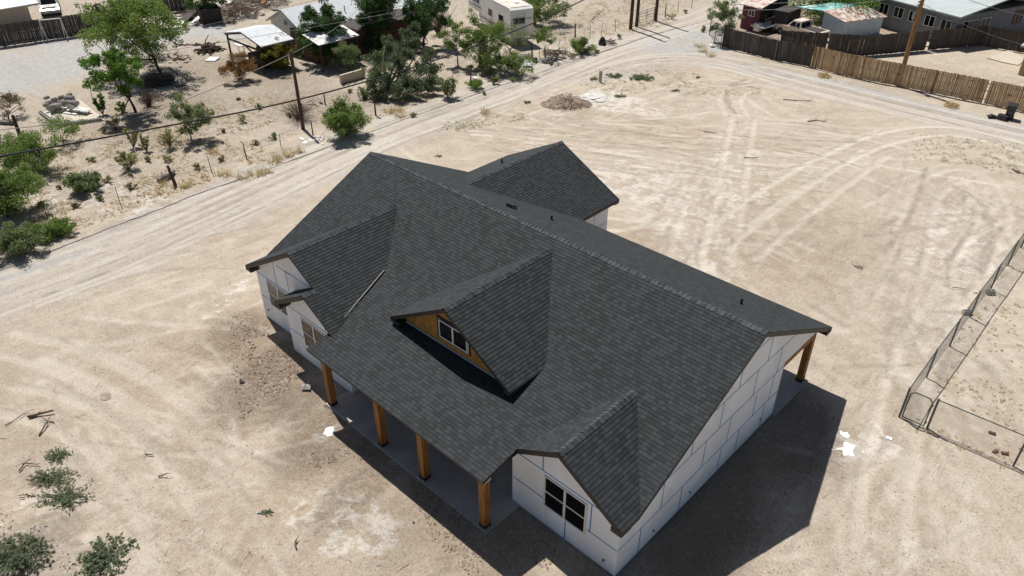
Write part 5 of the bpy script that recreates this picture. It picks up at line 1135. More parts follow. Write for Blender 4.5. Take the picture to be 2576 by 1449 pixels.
# ---------------------------------------------------------------- camper trailer
A, B = at(1284,119), at(1340,111); U, N, W_ = frame(A, B); N = V(-U.y, U.x, 0); far = at(1172,46)
ax = V(far.x-A.x, far.y-A.y, 0).normalized(); ax = (N*1.0 if N.dot(ax) > 0 else -N); Lr = 9.6
O = V(A.x,A.y,0); rt = thing('camper_trailer', 'long white fifth wheel camper trailer parked behind the mesquites', 'camper', O)
prof = [(0,.75),(0,3.3),(.25,3.47),(5.6,3.47),(6.6,3.85),(9.4,3.85),(9.8,3.4),(9.8,1.7),(7.2,1.6),(7.0,.75)]
b = MB(); b.prism([O+ax*x+V(0,0,z) for x, z in prof], U*W_); body = b.build('body', M['rv'], rt)
b = MB(); tp = [(.25,3.48),(5.6,3.48),(6.6,3.86),(9.4,3.86)]; 
for (x0,z0),(x1,z1) in zip(tp[:-1], tp[1:]): b.prism([O+ax*x0+U*.15+V(0,0,z0), O+ax*x1+U*.15+V(0,0,z1), O+ax*x1+U*(W_-.15)+V(0,0,z1), O+ax*x0+U*(W_-.15)+V(0,0,z0)], (0,0,.02))
b.build('roof', M['rvroof'], rt)
b = MB(); c = O+ax*6.0+U*(W_/2)+V(0,0,3.8); b.obox(c, ax*.4, U*.35, V(0,0,.15)); ac = b.build('air_conditioner', M['white'], rt)
for t_ in (1.6, 3.4): b = MB(); b.obox(O+ax*t_+U*(W_*.6)+V(0,0,3.54), ax*.2, U*.2, V(0,0,.05)); b.build('roof_vent', M['white'], rt)
b = MB(); 
for s in (-.012, W_+.012):
    b.obox(O+ax*3.6+U*s+V(0,0,1.3), ax*3.4, U*.006, V(0,0,.05)); b.obox(O+ax*3.6+U*s+V(0,0,1.5), ax*3.4, U*.006, V(0,0,.02)); b.obox(O+ax*8.0+U*s+V(0,0,2.1), ax*1.6, U*.006, V(0,0,.04))
b.obox(O-ax*.012+U*(W_/2)+V(0,0,2.45), U*(W_*.45), ax*.004, V(0,0,.03)); b.build('stripe', M['stripe'], rt)
for x, z, w_ in ((2.0,2.2,.9),(4.4,2.2,.7),(7.3,2.75,.4),(8.3,2.75,.8)): win(rt, O+ax*x+V(0,0,z)-U*.01, ax, -U, w_, .6, 'stripe', mull=0)
win(rt, O+U*(W_*.38)+V(0,0,2.3)-ax*.01, U, -ax, 1.1, .5, 'stripe', mull=0)
b = MB(); b.obox(O+U*(W_/2)-ax*.08+V(0,0,.62), U*(W_/2), ax*.09, V(0,0,.07)); b.build('bumper', M['steel'], rt)
b = MB(); b.obox(O+U*(W_/2)-ax*.02+V(0,0,1.0), U*.6, ax*.02, V(0,0,.14)); b.build('rear_hatch', M['rvroof'], rt)
def wheel(rt, c, axis_, r=.36, w_=.22):
    a = Vector(axis_).normalized(); b = MB(); b.tube([c-a*w_/2, c+a*w_/2], r, 16); o = b.build('wheel', M['rubber'], rt); g = MB(); g.tube([c-a*(w_/2+.01), c+a*(w_/2+.01)], r*.55, 12); g.build('rim', M['steel'], o)
for x in (3.2, 4.1):
    for s in (.12, W_-.12): wheel(rt, O+ax*x+U*s+V(0,0,.38), U)
for x in (.8, 8.2): b = MB(); b.box(*(lambda c: (c.x-.08,c.x+.08,c.y-.08,c.y+.08))(O+ax*x+U*(W_/2)),0,.78 if x < 5 else 1.6); b.build('support_leg', M['steel'], rt)
b = MB(); 
for s in (-1,1):
    p0 = O+ax*.1+U*(W_*.5+s*.35)-ax*.14; b.tube([p0+V(0,0,.8), p0+V(0,0,3.1)], .02, 6)
for k in range(7): b.tube([O+U*(W_*.5-.35)-ax*.04+V(0,0,.9+k*.33), O+U*(W_*.5+.35)-ax*.04+V(0,0,.9+k*.33)], .015, 6)
b.build('ladder', M['white'], rt)
# ---------------------------------------------------------------- cars
def car(name, label, A, B, wid, paint, cab, roofp, hood=None, kind='pickup', zc=1.0):
    U, N, _ = frame(A, B); Lc = {'pickup':5.2,'suv':4.8,'sedan':4.7}[kind]; N = V(-U.y, U.x, 0); C0 = V((A.x+B.x)/2,(A.y+B.y)/2,0); O = C0-U*(Lc/2)-N*(wid/2)
    rt = thing(name, label, 'truck' if kind == 'pickup' else 'car', C0); P = lambda x, y, z: O+U*x+N*y+V(0,0,z)   # x forward, y across
    def ex(prof, y0, y1, y0t=None, y1t=None, inset=0):
        zs = [p[1] for p in prof]; lo, hi = min(zs), max(zs); f = lambda z: (z-lo)/(hi-lo+1e-9)*inset
        v = [P(x, y0+f(z), z) for x, z in prof]+[P(x, y1-f(z), z) for x, z in prof]; n = len(prof); b = MB()
        b.solid(v, [tuple(range(n))[::-1], tuple(range(n,2*n))]+[(i,(i+1)%n,n+(i+1)%n,n+i) for i in range(n)]); return b
    if kind == 'pickup':
        ex([(0,.45),(0,.95),(.1,1.0),(2.0,1.0),(2.0,.92),(3.55,.95),(4.95,.88),(5.15,.75),(5.2,.45),(4.6,.35),(.5,.35)], 0, wid).build('body', M[paint], rt)
        b = MB(); b.obox(P(1.05,wid/2,1.003), U*.85, N*(wid/2-.12), V(0,0,.003)); b.build('bed', M['shade'], rt)
        b = MB(); b.obox(P(4.25,wid/2,.95), U*.68, N*(wid/2-.08), V(0,0,.03)); b.build('hood', M[hood or paint], rt)
        c = ex([(2.05,.96),(2.2,1.52),(3.1,1.55),(3.65,.96)], .06, wid-.06, inset=.14); top = (2.18, 3.12); zt = 1.55
        gl = [(2.12,1.05),(2.22,1.45),(3.1,1.47),(3.5,1.03)]
    else:
        ex([(0,.4),(0,.9),(.25,.98),(1.0,1.0),(3.4,.98),(4.4,.86),(Lc-.05,.7),(Lc,.4),(Lc-.5,.3),(.4,.3)], 0, wid, inset=.05).build('body', M[paint], rt)
        b = MB(); b.obox(P(3.95,wid/2,.93), U*.5, N*(wid/2-.16), V(0,0,.03)); b.build('hood', M[hood or paint], rt)
        if kind == 'suv': c = ex([(.15,.95),(.45,1.62),(2.6,1.62),(3.4,.95)], .06, wid-.06, inset=.16); top = (.45, 2.6); zt = 1.62; gl = [(.3,1.08),(.5,1.5),(2.55,1.52),(3.15,1.05)]
        else: c = ex([(.45,.95),(1.2,1.36),(2.5,1.38),(3.4,.95)], .08, wid-.08, inset=.2); top = (1.2, 2.5); zt = 1.38; gl = [(.75,1.02),(1.25,1.29),(2.45,1.3),(3.1,1.02)]
    cb = c.build('cab', M[cab], rt)
    g = MB(); x0, x1, x2, x3 = gl[0][0], gl[1][0], gl[2][0], gl[3][0]; z0, z1 = gl[0][1], gl[1][1]
    for s, yy, yt in ((-1,.05,.17),(1,wid-.05,wid-.17)):
        xm = (x1+x2)/2
        for a0,a1,b0,b1 in ((x0+.12,x1+.05,xm-.06,xm-.06),(xm+.06,xm+.06,x2-.02,x3-.12)):
            g.solid([P(a0,yy+.02*-s*-1,z0),P(b1,yy+.0,z0),P(b0,yt,z1),P(a1,yt,z1)]+[P(a0,yy-s*-.03,z0),P(b1,yy-s*-.03,z0),P(b0,yt-s*-.03,z1),P(a1,yt-s*-.03,z1)], [(0,1,2,3),(4,7,6,5),(0,4,5,1),(1,5,6,2),(2,6,7,3),(3,7,4,0)])
    def pane(xa, za, xb, zb, out):
        d = .018*out; g.solid([P(xa+d,.2,za),P(xa+d,wid-.2,za),P(xb+d,wid-.26,zb),P(xb+d,.26,zb),P(xa-.05*out,.2,za),P(xa-.05*out,wid-.2,za),P(xb-.05*out,wid-.26,zb),P(xb-.05*out,.26,zb)], [(0,1,2,3),(4,7,6,5),(0,4,5,1),(1,5,6,2),(2,6,7,3),(3,7,4,0)])
    pf = {'pickup':((2.05,.96),(2.2,1.52),(3.1,1.55),(3.65,.96)),'suv':((.15,.95),(.45,1.62),(2.6,1.62),(3.4,.95)),'sedan':((.45,.95),(1.2,1.36),(2.5,1.38),(3.4,.95))}[kind]
    L2 = lambda p, q, t: (p[0]+(q[0]-p[0])*t, p[1]+(q[1]-p[1])*t)
    a, c_ = L2(pf[0],pf[1],.15), L2(pf[0],pf[1],.85); pane(a[0],a[1],c_[0],c_[1],-1); a, c_ = L2(pf[3],pf[2],.12), L2(pf[3],pf[2],.9); pane(a[0],a[1],c_[0],c_[1],1)
    g.build('window', M['glass'], cb)
    b = MB(); b.obox(P((top[0]+top[1])/2,wid/2,zt+.015), U*((top[1]-top[0])/2-.03), N*(wid/2-.24), V(0,0,.015)); b.build('roof', M[roofp], cb)
    for x in (.95, Lc-.95):
        for s in (.09, wid-.09): wheel(rt, P(x,s,.33), N, .33, .22)
    for s in (.25, wid-.25): b = MB(); b.obox(P(Lc-.01,s,.66), U*.03, N*.14, V(0,0,.07)); b.build('headlight', M['vinyl'], rt); b = MB(); b.obox(P(.0,s-.0,.75), U*.02, N*.07, V(0,0,.09)); b.build('tail_light', M['red'], rt)
    for x in (.0, Lc): b = MB(); b.obox(P(x,wid/2,.48), U*.07, N*(wid/2), V(0,0,.07)); b.build('bumper', M['steel'], rt)
    return rt
car('old_pickup', 'old cream pickup truck with rusty hood behind the dark fence', at(2055,104), at(1968,80), 1.8, 'cream', 'cream', 'cream', 'rustpaint')
car('parked_car', 'dark maroon car in the tree shade behind the patched shed', at(2178,42), at(2240,60), 1.75, 'maroon', 'maroon', 'maroon', None, 'suv')
car('parked_car', 'silver car seen front on beside the top left house', at(128,14), at(132,48), 1.85, 'silver', 'silver', 'white', None, 'suv')
b = MB(); A = at(1925,78); U, N, _ = frame(at(1915,84), at(1955,72)); 
rt = thing('utility_trailer', 'flat white junk trailer between magenta shed and pickup', 'trailer', A); b.obox(V(A.x,A.y,.65), U*1.5, N*.8, V(0,0,.05)); b.build('bed', M['white'], rt)
for s in (-1,1): wheel(rt, V(A.x,A.y,.3)+N*(.85*s), N, .3, .18)
b = MB(); 
for s in (-1,1): b.tube([V(A.x,A.y,.7)+U*1.4*s-N*.7, V(A.x,A.y,1.9)+U*1.4*s-N*.7], .03, 6)
b.tube([V(A.x,A.y,1.4)-U*1.4-N*.7, V(A.x,A.y,1.7)+U*1.4-N*.7], .03, 6); b.build('rack', M['rust'], rt)
b = MB(); c = at(1905,82); b.obox(V(c.x,c.y,.55), U*.35, N*.3, V(0,0,.35)); tag(b.build('white_appliance', M['white'], None, (c.x,c.y,0)), 'white box shaped appliance beside the magenta shed', 'appliance')
# ---------------------------------------------------------------- yard things
def sticks(b, c, R_, hh, n, L0, L1, r, rg, flat=.3):
    for _ in range(n):
        a = rg.random()*6.283; q = rg.random()**.6; p = V(c.x+math.cos(a)*R_*q, c.y+math.sin(a)*R_*q, hh*(1-q*q)*rg.random()+.03); d = V(rg.gauss(0,1), rg.gauss(0,1), rg.gauss(0,flat)).normalized(); Ln = rg.uniform(L0, L1)
        q0, q1 = p-d*Ln/2, p+d*Ln/2; q0.z = max(.02, q0.z); q1.z = max(.02, q1.z); b.tube([q0, (q0+q1)/2+V(rg.gauss(0,.06),rg.gauss(0,.06),.02)*Ln, q1], [r, r*.8, r*.5], 4, cap=False)
rg = random.Random(3)
def pile_sticks(name, label, u, v, R_, hh, n, L0, L1, r, mat, cat='brush pile'):
    c = at(u, v); b = MB(); sticks(b, c, R_, hh, n, L0, L1, r, rg); return tag(b.build(name, M[mat], None, (c.x,c.y,0)), label, cat)
pile_sticks('timber_pile', 'loose heap of old dark timbers left of the orange bush', 528, 128, .85, .55, 60, .8, 2.0, .07, 'pole', 'timber pile')
pile_sticks('brush_pile', 'brown dead brush heap beside the black container', 585, 40, 2.6, 1.2, 420, .5, 2.2, .02, 'root')
pile_sticks('brush_pile', 'reddish brush heap left of the black container', 492, 42, 1.6, .9, 260, .5, 1.6, .02, 'root')
pile_sticks('brush_pile', 'far brush heap at the top edge with red scraps', 655, 8, 3.2, 1.2, 380, .5, 2.2, .025, 'twig')
pile_sticks('fallen_branches', 'fallen dead branches between camper and green bush', 1405, 140, 1.3, .35, 40, .8, 2.2, .045, 'twig', 'branches')
pile_sticks('branch_pile', 'pale cut branches beside the black trash bag', 1532, 108, .6, .3, 14, .6, 1.5, .05, 'grey_wood', 'branches')
def rocks(name, label, u, v, R_, n, s0, s1, mat='rock', cat='rock pile'):
    c = at(u, v); b = MB()
    for _ in range(n):
        a = rg.random()*6.283; q = rg.random()**.7; s = rg.uniform(s0, s1); b.rock((c.x+math.cos(a)*R_*q, c.y+math.sin(a)*R_*q*.8, .1+(1-q)*.35), s, 0, .6, rg)
    return tag(b.build(name, M[mat], None, (c.x,c.y,0)), label, cat)
rocks('rock_pile', 'heap of tan rocks right of the largest tree trunk', 450, 148, 1.5, 46, .1, .26)
rocks('rock_pile', 'small heap of pinkish rocks beside the leaning wood pole', 792, 258, .8, 34, .06, .16)
rocks('rock_pile', 'white rubble at the left end of the plank pile', 352, 214, .7, 20, .07, .16, 'block')
b = MB(); 
for i in range(16): p = at(452+i*4.6, 115+rg.uniform(-1,1)); b.rock((p.x,p.y,.08), .16, 0, .7, rg)
tag(b.build('rock_edging', M['brick'], None, at(452,115)), 'row of red brown edging stones beyond the rock pile', 'edging')
# plank pile and leaning panel
A, B = at(367,222), at(442,212); U, N, Ln = frame(A, B); b = MB()
for k in range(9):
    for j in range(3):
        c = A.lerp(B, .5)+U*rg.uniform(-.3,.3)+N*(j*.35+rg.uniform(-.05,.05))+V(0,0,.06+k*.10); d_ = (U+V(rg.gauss(0,.04),rg.gauss(0,.04),rg.gauss(0,.015))).normalized(); b.bar(c-d_*Ln*rg.uniform(.36,.52), c+d_*Ln*rg.uniform(.36,.52), .24, .045)
tag(b.build('plank_pile', M['fence_dark2'], None, A), 'dark stacked plank pile behind the leaning green tree', 'plank pile')
A, B = at(432,196), at(472,214); b = MB(); U, N, Ln = frame(A, B); b.prism([A+V(0,0,.9), B+V(0,0,.15), B+V(0,0,.15)-N*.9+V(0,0,-.1), A-N*.9+V(0,0,.2)], (0,0,.07))
for k in range(4): b.bar(A+V(0,0,.93)-N*.25*k+V(0,0,-.2*k), B+V(0,0,.25)-N*.25*k+V(0,0,-.04*k), .05, .06)
tag(b.build('slatted_pallet', M['grey_wood'], None, A), 'weathered slatted pallet leaning on the plank pile', 'panel')
# block slab
P = px((102,286),(200,252),(266,303),(146,318)); rt = thing('concrete_pad', 'pale concrete pad edged with hollow blocks in the left field', 'slab', P[0]); b = MB(); b.prism([V(p.x,p.y,-.05) for p in P], (0,0,.12)); b.build('pad', M['beige'], rt)
def block(b, c, U, N, L_=.4, W_=.2, H_=.2):
    U2, N2 = U*(L_/2), N*(W_/2); t = .03
    for s in (-1,1): b.obox(c+N*s*(W_/2-t/2)+V(0,0,H_/2), U2, N*(t/2), V(0,0,H_/2))
    for s in (-1,0,1): b.obox(c+U*s*(L_/2-t/2)+V(0,0,H_/2), U*(t/2), N*(W_/2-t), V(0,0,H_/2))
b = MB()
for a, c in ((P[0],P[3]),(P[3],P[2])):
    U, N, Ln = frame(a, c); k = 0
    while k*.42 < Ln-.4: block(b, V(a.x,a.y,.04)+U*(.21+k*.42), U, N); k += 1
b.build('block_edging', M['block'], rt)
U, N, Ln = frame(P[0], P[1]); b = MB(); block(b, V(0,0,0), V(1,0,0), V(0,1,0)); blk0 = tag(b.build('cinder_block', M['block'], None, (0,0,0)), 'loose grey cinder block in the heap on the concrete pad', 'cinder block', 'cinder blocks heaped on the concrete pad'); first = True
spots = [(at(rg.uniform(122,196), rg.uniform(262,286)), rg.choice((.07,.27,.27,.47)), rg.uniform(-.3,.3)) for i in range(40)]+[(at(u, v), z, 0) for u, v in ((136,286),(128,276),(142,268),(160,262),(180,256),(150,282),(168,276),(186,264)) for z in (.07,.27,.47)]
for c, z, a in spots:
    o = blk0 if first else blk0.copy()
    if not first: sc.collection.objects.link(o)
    first = False; o.location = (c.x, c.y, z); o.rotation_euler.z = math.atan2(U.y, U.x)+a
b = MB(); 
for k in range(9): c = at(rg.uniform(172,215), rg.uniform(278,296)); b.bar(c+V(-.5,-.2,.12+.03*k), c+V(.6,.3,.15+.03*k), .2, .03)
tag(b.build('board_scraps', M['white'], None, at(195,288)), 'white board scraps lying on the concrete pad', 'boards')
# swing frame
A = at(113,104); B = at(163,97); C1, C2 = at(122,105), at(172,98); b = MB(); tp0, tp1 = at(114,59,1.9), at(149,56,1.9)
A0, B0 = at(110,103), at(164,98); A1, B1 = at(121,105), at(173,99); m0 = (A0+A1)/2+V(0,0,1.95); m1 = (B0+B1)/2+V(0,0,1.95)
for p, q_ in ((A0,m0),(A1,m0),(B0,m1),(B1,m1),(m0,m1)): b.tube([p, q_], .045, 8)
b.tube([A0.lerp(m0,.45), A1.lerp(m0,.45)], .03, 6); b.tube([B0.lerp(m1,.45), B1.lerp(m1,.45)], .03, 6); tag(b.build('swing_frame', M['white'], None, A0), 'white metal swing frame without swings by the dark fence', 'swing frame')
# container
A, B = at(511,64), at(562,57); U, N, Ln = frame(A, B); N = V(-U.y,U.x,0); b = MB(); O = V(A.x,A.y,0); t = .06; hh = 1.5; Dp = 2.2
b.prism([O,O+U*Ln,O+U*Ln+V(0,0,hh),O+V(0,0,hh)], N*t); b.prism([O+N*Dp,O+U*Ln+N*Dp,O+U*Ln+N*Dp+V(0,0,hh),O+N*Dp+V(0,0,hh)], N*t)
b.prism([O+N*t,O+N*Dp,O+N*Dp+V(0,0,hh),O+N*t+V(0,0,hh)], U*t); b.prism([O+U*(Ln-t)+N*t,O+U*(Ln-t)+N*Dp,O+U*(Ln-t)+N*Dp+V(0,0,hh),O+U*(Ln-t)+N*t+V(0,0,hh)], U*t); b.prism([O+U*t+N*t,O+U*(Ln-t)+N*t,O+U*(Ln-t)+N*Dp,O+U*t+N*Dp], (0,0,.4))
for k in range(6): b.bar(O+U*(Ln*(k+.3)/6)-N*.03+V(0,0,.1), O+U*(Ln*(k+.3)/6)-N*.03+V(0,0,hh), .07, .05)
b.bar(O-N*.03+V(0,0,hh-.05), O+U*Ln-N*.03+V(0,0,hh-.05), .06, .08); tag(b.build('dump_container', M['shade'], None, O), 'rusty black open dump container among the debris', 'container')
def flat(name, label, u, v, w_, l_, z, mat, cat, rz=0, th=.03, tilt=0):
    c = at(u, v); U = V(math.cos(rz), math.sin(rz), 0); N = V(-U.y, U.x, tilt); b = MB(); b.obox(V(c.x,c.y,z+abs(tilt)*l_/2), U*w_/2, N*l_/2, V(0,0,th/2)); return tag(b.build(name, M[mat], None, (c.x,c.y,0)), label, cat)
flat('old_door', 'dark framed old door leaning in the debris', 476, 50, .9, 1.9, .15, 'shade', 'door', .5, .05, .3)
flat('white_board', 'white board lying left of the black container', 452, 66, .8, 1.6, .1, 'white', 'board', .9, .04, .15)
flat('white_board', 'crumpled white panel just left of the black container', 496, 60, .5, 1.1, .2, 'white', 'board', .4, .04, .4)
flat('white_board', 'white panel standing behind the debris near the top edge', 582, 8, 1.0, 1.3, .1, 'white', 'board', .2, .05, .6)
flat('white_bag', 'flat white bag on bare dirt left of the orange bush', 535, 151, .9, 1.1, .07, 'white', 'bag', .7, .1)
flat('red_chair', 'red plastic scrap on the far brush heap', 675, 12, .6, .8, .6, 'red', 'scrap', .3, .3, .5)
flat('wood_scrap', 'tan wooden scrap left of the red scrap', 666, 16, .5, .9, .4, 'cedar', 'scrap', .9, .1, .4)
flat('plank', 'light plank lying left of the short gate at juniper', 868, 205, .15, 2.0, .05, 'grey_wood', 'plank', 1.2)
flat('white_foam_scrap', 'white foam scrap beside the plastic trash', 760, 351, .5, .25, .04, 'white', 'scrap', .1, .06)
b = MB(); c = at(795,350); 
for k in range(16): b.rock((c.x+rg.gauss(0,.3), c.y+rg.gauss(0,.3), .05), rg.uniform(.06,.2), 0, .5, rg)
tag(b.build('plastic_trash', M['vinyl'], None, c), 'torn white plastic trash at the dark wood post', 'trash')
c = at(1195,203); b = MB(); b.tube([c, c+V(0,0,.28)], [.2,.23], 14); tag(b.build('bucket', M['white'], None, c), 'white bucket beside the wooden post near the road', 'bucket')
c = at(1345,156); b = MB(); b.tube([c, c+V(0,0,.35)], [.25,.25], 14); tag(b.build('barrel', M['plastic'], None, c), 'short black barrel at the post below the camper', 'barrel')
flat('metal_sheet', 'crumpled pale metal sheet under the shrubs below the camper', 1326, 164, .8, 1.2, .12, 'metal_white', 'sheet', .7, .03, .15)
def lumpy(name, label, u, v, r, hh, mat, cat, seed=1, n=20):
    c = at(u, v); rg_ = np.random.default_rng(seed); b = MB(); rings = 6; seg = 14; vv = []; 
    for i in range(rings+1):
        ph = i/rings*math.pi/2
        for k in range(seg):
            a = 2*math.pi*k/seg; rr = r*math.cos(ph)*(1+(.34 if mat == 'lime' else .18)*rg_.normal()*(i < rings)); vv.append((c.x+math.cos(a)*rr, c.y+math.sin(a)*rr, max(-.05, hh*math.sin(ph)*(1+.08*rg_.normal())-.03)))
    fs = [(i*seg+k, i*seg+(k+1)%seg, (i+1)*seg+(k+1)%seg, (i+1)*seg+k) for i in range(rings) for k in range(seg)]; b.solid(vv, fs); b.f = b.f
    return tag(b.build(name, M[mat], None, (c.x,c.y,0), smooth=mat in ('bag',)), label, cat)
lumpy('trash_bag', 'full black trash bag on the roadside by cut branches', 1515, 112, .33, .75, 'bag', 'bag', 3)
lumpy('trash_bag', 'small black trash bag left of the wheelie bin', 2496, 296, .38, .25, 'bag', 'bag', 4)
c = at(2520,301); b = MB(); b.box(c.x-.3,c.x+.3,c.y-.25,c.y+.25,0,.3); b.box(c.x-.32,c.x+.32,c.y-.27,c.y+.27,.3,.36); tag(b.build('storage_box', M['plastic'], None, c), 'low black lidded box beside the wheelie bin', 'box')
# wheelie bin
c = at(2536,299); rt = thing('wheelie_bin', 'tall black wheelie bin on the far roadside', 'bin', c); b = MB(); ang = .2; U, N = V(math.cos(ang),math.sin(ang),0), V(-math.sin(ang),math.cos(ang),0)
def frus(b, c, w0, d0, w1, d1, z0, z1): b.solid([c+U*s*w_/2+N*t*d_/2+V(0,0,z) for z, w_, d_ in ((z0,w0,d0),(z1,w1,d1)) for s, t in ((-1,-1),(1,-1),(1,1),(-1,1))], [(0,3,2,1),(4,5,6,7),(0,1,5,4),(1,2,6,5),(2,3,7,6),(3,0,4,7)])
frus(b, c, .50, .54, .60, .66, .05, 1.05); b.obox(c+V(0,0,1.03), U*.33, N*.36, V(0,0,.035)); b.build('body', M['plastic'], rt)
b = MB(); frus(b, c, .66, .74, .5, .56, 1.07, 1.15); b.build('lid', M['plastic'], rt); b = MB(); b.tube([c+N*.42+U*.25+V(0,0,1.0), c+N*.42-U*.25+V(0,0,1.0)], .02, 8); b.build('handle', M['plastic'], rt)
for s in (-1,1): wheel(rt, c+U*.27*s+N*.25+V(0,0,.12), U, .12, .06)
b = MB(); b.obox(c-N*.315+V(0,0,.55), U*.11, N*.012, V(0,0,.035)); b.build('label_plate', M['stripe'], rt)
# marker post and lot rubbish
c = at(1510,207); b = MB(); b.box(c.x-.11,c.x+.11,c.y-.06,c.y+.06,0,.9); b.box(c.x-.13,c.x+.13,c.y-.08,c.y+.08,.9,.97); tag(b.build('utility_pedestal', M['block'], None, c), 'grey green utility pedestal post among the lot weeds', 'utility post')
c = at(1425,262); n = 26; gxx, gyy = np.meshgrid(np.linspace(-2.2,2.2,n*2), np.linspace(-1.4,1.4,n)); hh = np.clip(1-(gxx/2.1)**2-(gyy/1.3)**2, 0, 1)**1.2*.5; nz = fbm(gxx*2+5, gyy*2+3, 4); zz = hh*(.55+.9*nz)+(nz-.5)*.12*(hh > .02)-.04*(hh <= .02)
b = MB(); vv = [(c.x+gxx[j,i]*.75-gyy[j,i]*.66, c.y+gxx[j,i]*.66+gyy[j,i]*.75, zz[j,i]-.02) for j in range(n) for i in range(2*n)]; b.solid(vv, [(j*2*n+i, j*2*n+i+1, (j+1)*2*n+i+1, (j+1)*2*n+i) for j in range(n-1) for i in range(2*n-1)])
dp = tag(b.build('dirt_heap', M['pile'], None, (c.x,c.y,0)), 'brown dirt and root heap in the cleared lot', 'dirt heap')
b = MB(); sticks(b, V(c.x,c.y,0), 1.6, .7, 110, .3, 1.0, .018, rg, .5); tag(b.build('root_tangle', M['root'], None, (c.x,c.y,.3)), 'dark roots and twigs sticking out of the brown dirt heap', 'roots')
lumpy('lime_heap', 'white grey powdery heap right of the brown dirt heap', 1490, 246, 1.1, .2, 'ash', 'lime heap', 6)
lumpy('lime_spill', 'bright white powder spill at the edge of the house shadow', 2130, 1128, .50, .06, 'lime', 'powder spill', 7)
lumpy('lime_spill', 'second white powder patch just above the bright spill', 2124, 1094, .3, .05, 'lime', 'powder spill', 8)
lumpy('lime_spill', 'white powder patch in the scraped dirt beside the porch corner', 828, 1085, .26, .07, 'lime', 'powder spill', 9)
c = at(770,979); b = MB(); b.rock((c.x,c.y,.1), .26, 0, .6, rg); tag(b.build('concrete_chunk', M['block'], None, c), 'grey concrete chunk in the scraped dirt left of the porch', 'rubble')
for u, v, s, lb in ((608,961,.14,'round dark rock in the dirt left of the house'),(1040,1315,.05,'dark pebble on the sand before the porch')): c = at(u, v); b = MB(); b.rock((c.x,c.y,s*.5), s, 0, .8, rg); tag(b.build('rock', M['clod'], None, c), lb, 'rock')
def branch(label, pts, r=.03, mat='root', name='branch', forks=2, cat='branch'):
    P = [at(u, v, .03+abs(rg.gauss(0,.03))) for u, v in pts]; b = MB(); b.tube(P, [r*(1-.6*i/len(P)) for i in range(len(P))], 6)
    for k in range(forks): p = rg.choice(P[1:] if len(P) > 2 else P); q_ = p+V(rg.gauss(0,.18), rg.gauss(0,.18), abs(rg.gauss(.04,.05))); b.tube([p, (p+q_)/2+V(0,0,.03), q_], [r*.5,r*.4,r*.2], 5)
    return tag(b.build(name, M[mat], None, P[0]), label, cat)
branch('thick dark dead branch above the front left weeds', [(70,1048),(95,1042),(134,1032)], .06, forks=1)
branch('long curved thin branch left of the thick dark branch', [(12,1070),(40,1055),(66,1037)], .02, 'twig')
branch('forked brown root piece below the thick dark branch', [(98,1095),(112,1072),(120,1058),(136,1062)], .035, forks=3)
branch('branching dead twig left of the topmost weed', [(48,1185),(62,1165),(94,1168)], .03, forks=4)
branch('upright tangled dark root beside the wide sparse weed', [(68,1280),(74,1260),(70,1245),(88,1250)], .05, forks=6)
branch('small curved stick near the bottom middle of the dirt', [(745,1378),(741,1368),(746,1358)], .03, forks=2)
branch('dark forked branch in the middle of the right lot', [(2032,305),(2050,303),(2077,305)], .04, forks=4)
branch('brown dead branch tangle below the far corner weeds', [(1970,250),(2000,252),(2036,254)], .035, 'twig', forks=5)
branch('bent rusty brush piece at the right edge', [(2546,424),(2560,432),(2580,438)], .05, 'twig', forks=8)
branch('long thin stick lying in the middle of the lot', [(1872,396),(1890,397),(1908,396)], .035, 'twig', forks=0)
branch('crooked twig above the right end of the roof', [(2152,187+483),(2168,673)], .02, 'twig', forks=3)
branch('thin dark stick beside the white cup', [(2395,722),(2428,726)], .02, forks=0)
branch('small stick pair in the right lot', [(2148,668),(2170,673)], .02, forks=2)
branch('dark twigs left of the long lot stick', [(1770,330),(1795,333)], .03, forks=2)
branch('leaning bare stick in the fenced dry field', [(1487,52),(1520,22)], .04, 'pole', forks=0)
branch('curly root on the sand left of the house', [(366,1142),(385,1144)], .03, forks=2)
branch('small dark root right of the scattered twigs', [(398,1198),(410,1196)], .03, forks=3)
# log
c = at(415,447); b = MB(); P = [at(398,455,.12), at(410,446,.2), at(425,440,.22), at(438,430,.18)]; b.tube(P, [.16,.2,.17,.1], 9); b.tube([P[1],P[1]+V(-.3,.1,.25)], [.08,.04], 6); tag(b.build('driftwood_log', M['grey_wood'], None, P[0]), 'grey weathered log lying behind the black stump post', 'log')
P = [at(0,308,.15), at(33,309,.12)]; b = MB(); b.tube(P, [.16,.13], 9); tag(b.build('fallen_log', M['grey_wood'], None, P[0]), 'pale fallen log at the left edge beside the short pole', 'log')
# fence side blocks, cup, bricks
for u, v, lb in ((2490,738,'hollow cinder block leaning on the long chain link fence, farther one'),(2431,790,'hollow cinder block at the long chain link fence, nearer one')):
    c = at(u, v); b = MB(); ang = .7; block(b, V(c.x,c.y,0), V(math.cos(ang),math.sin(ang),0), V(-math.sin(ang),math.cos(ang),0)); tag(b.build('cinder_block', M['block'], None, c), lb, 'cinder block')
c = at(2449,736); b = MB(); b.tube([c+V(-.03,0,.05), c+V(.12,.08,.05)], [.035,.05], 12); tag(b.build('paper_cup', M['vinyl'], None, c), 'white paper cup on the ground left of the farther cinder block', 'cup')
for u, v, a, lb in ((2495,1091,.3,'red brick behind the lower chain link panel, farther one'),(2503,1137,1.3,'red brick lying behind the fence panel, left of a pair'),(2527,1142,.6,'red brick lying behind the fence panel, right of a pair')):
    c = at(u, v); b = MB(); U = V(math.cos(a),math.sin(a),0); b.obox(V(c.x,c.y,.04), U*.12, V(-U.y,U.x,0)*.055, V(0,0,.035)); tag(b.build('brick', M['pile'] if 0 else M['brick'], None, c), lb, 'brick')
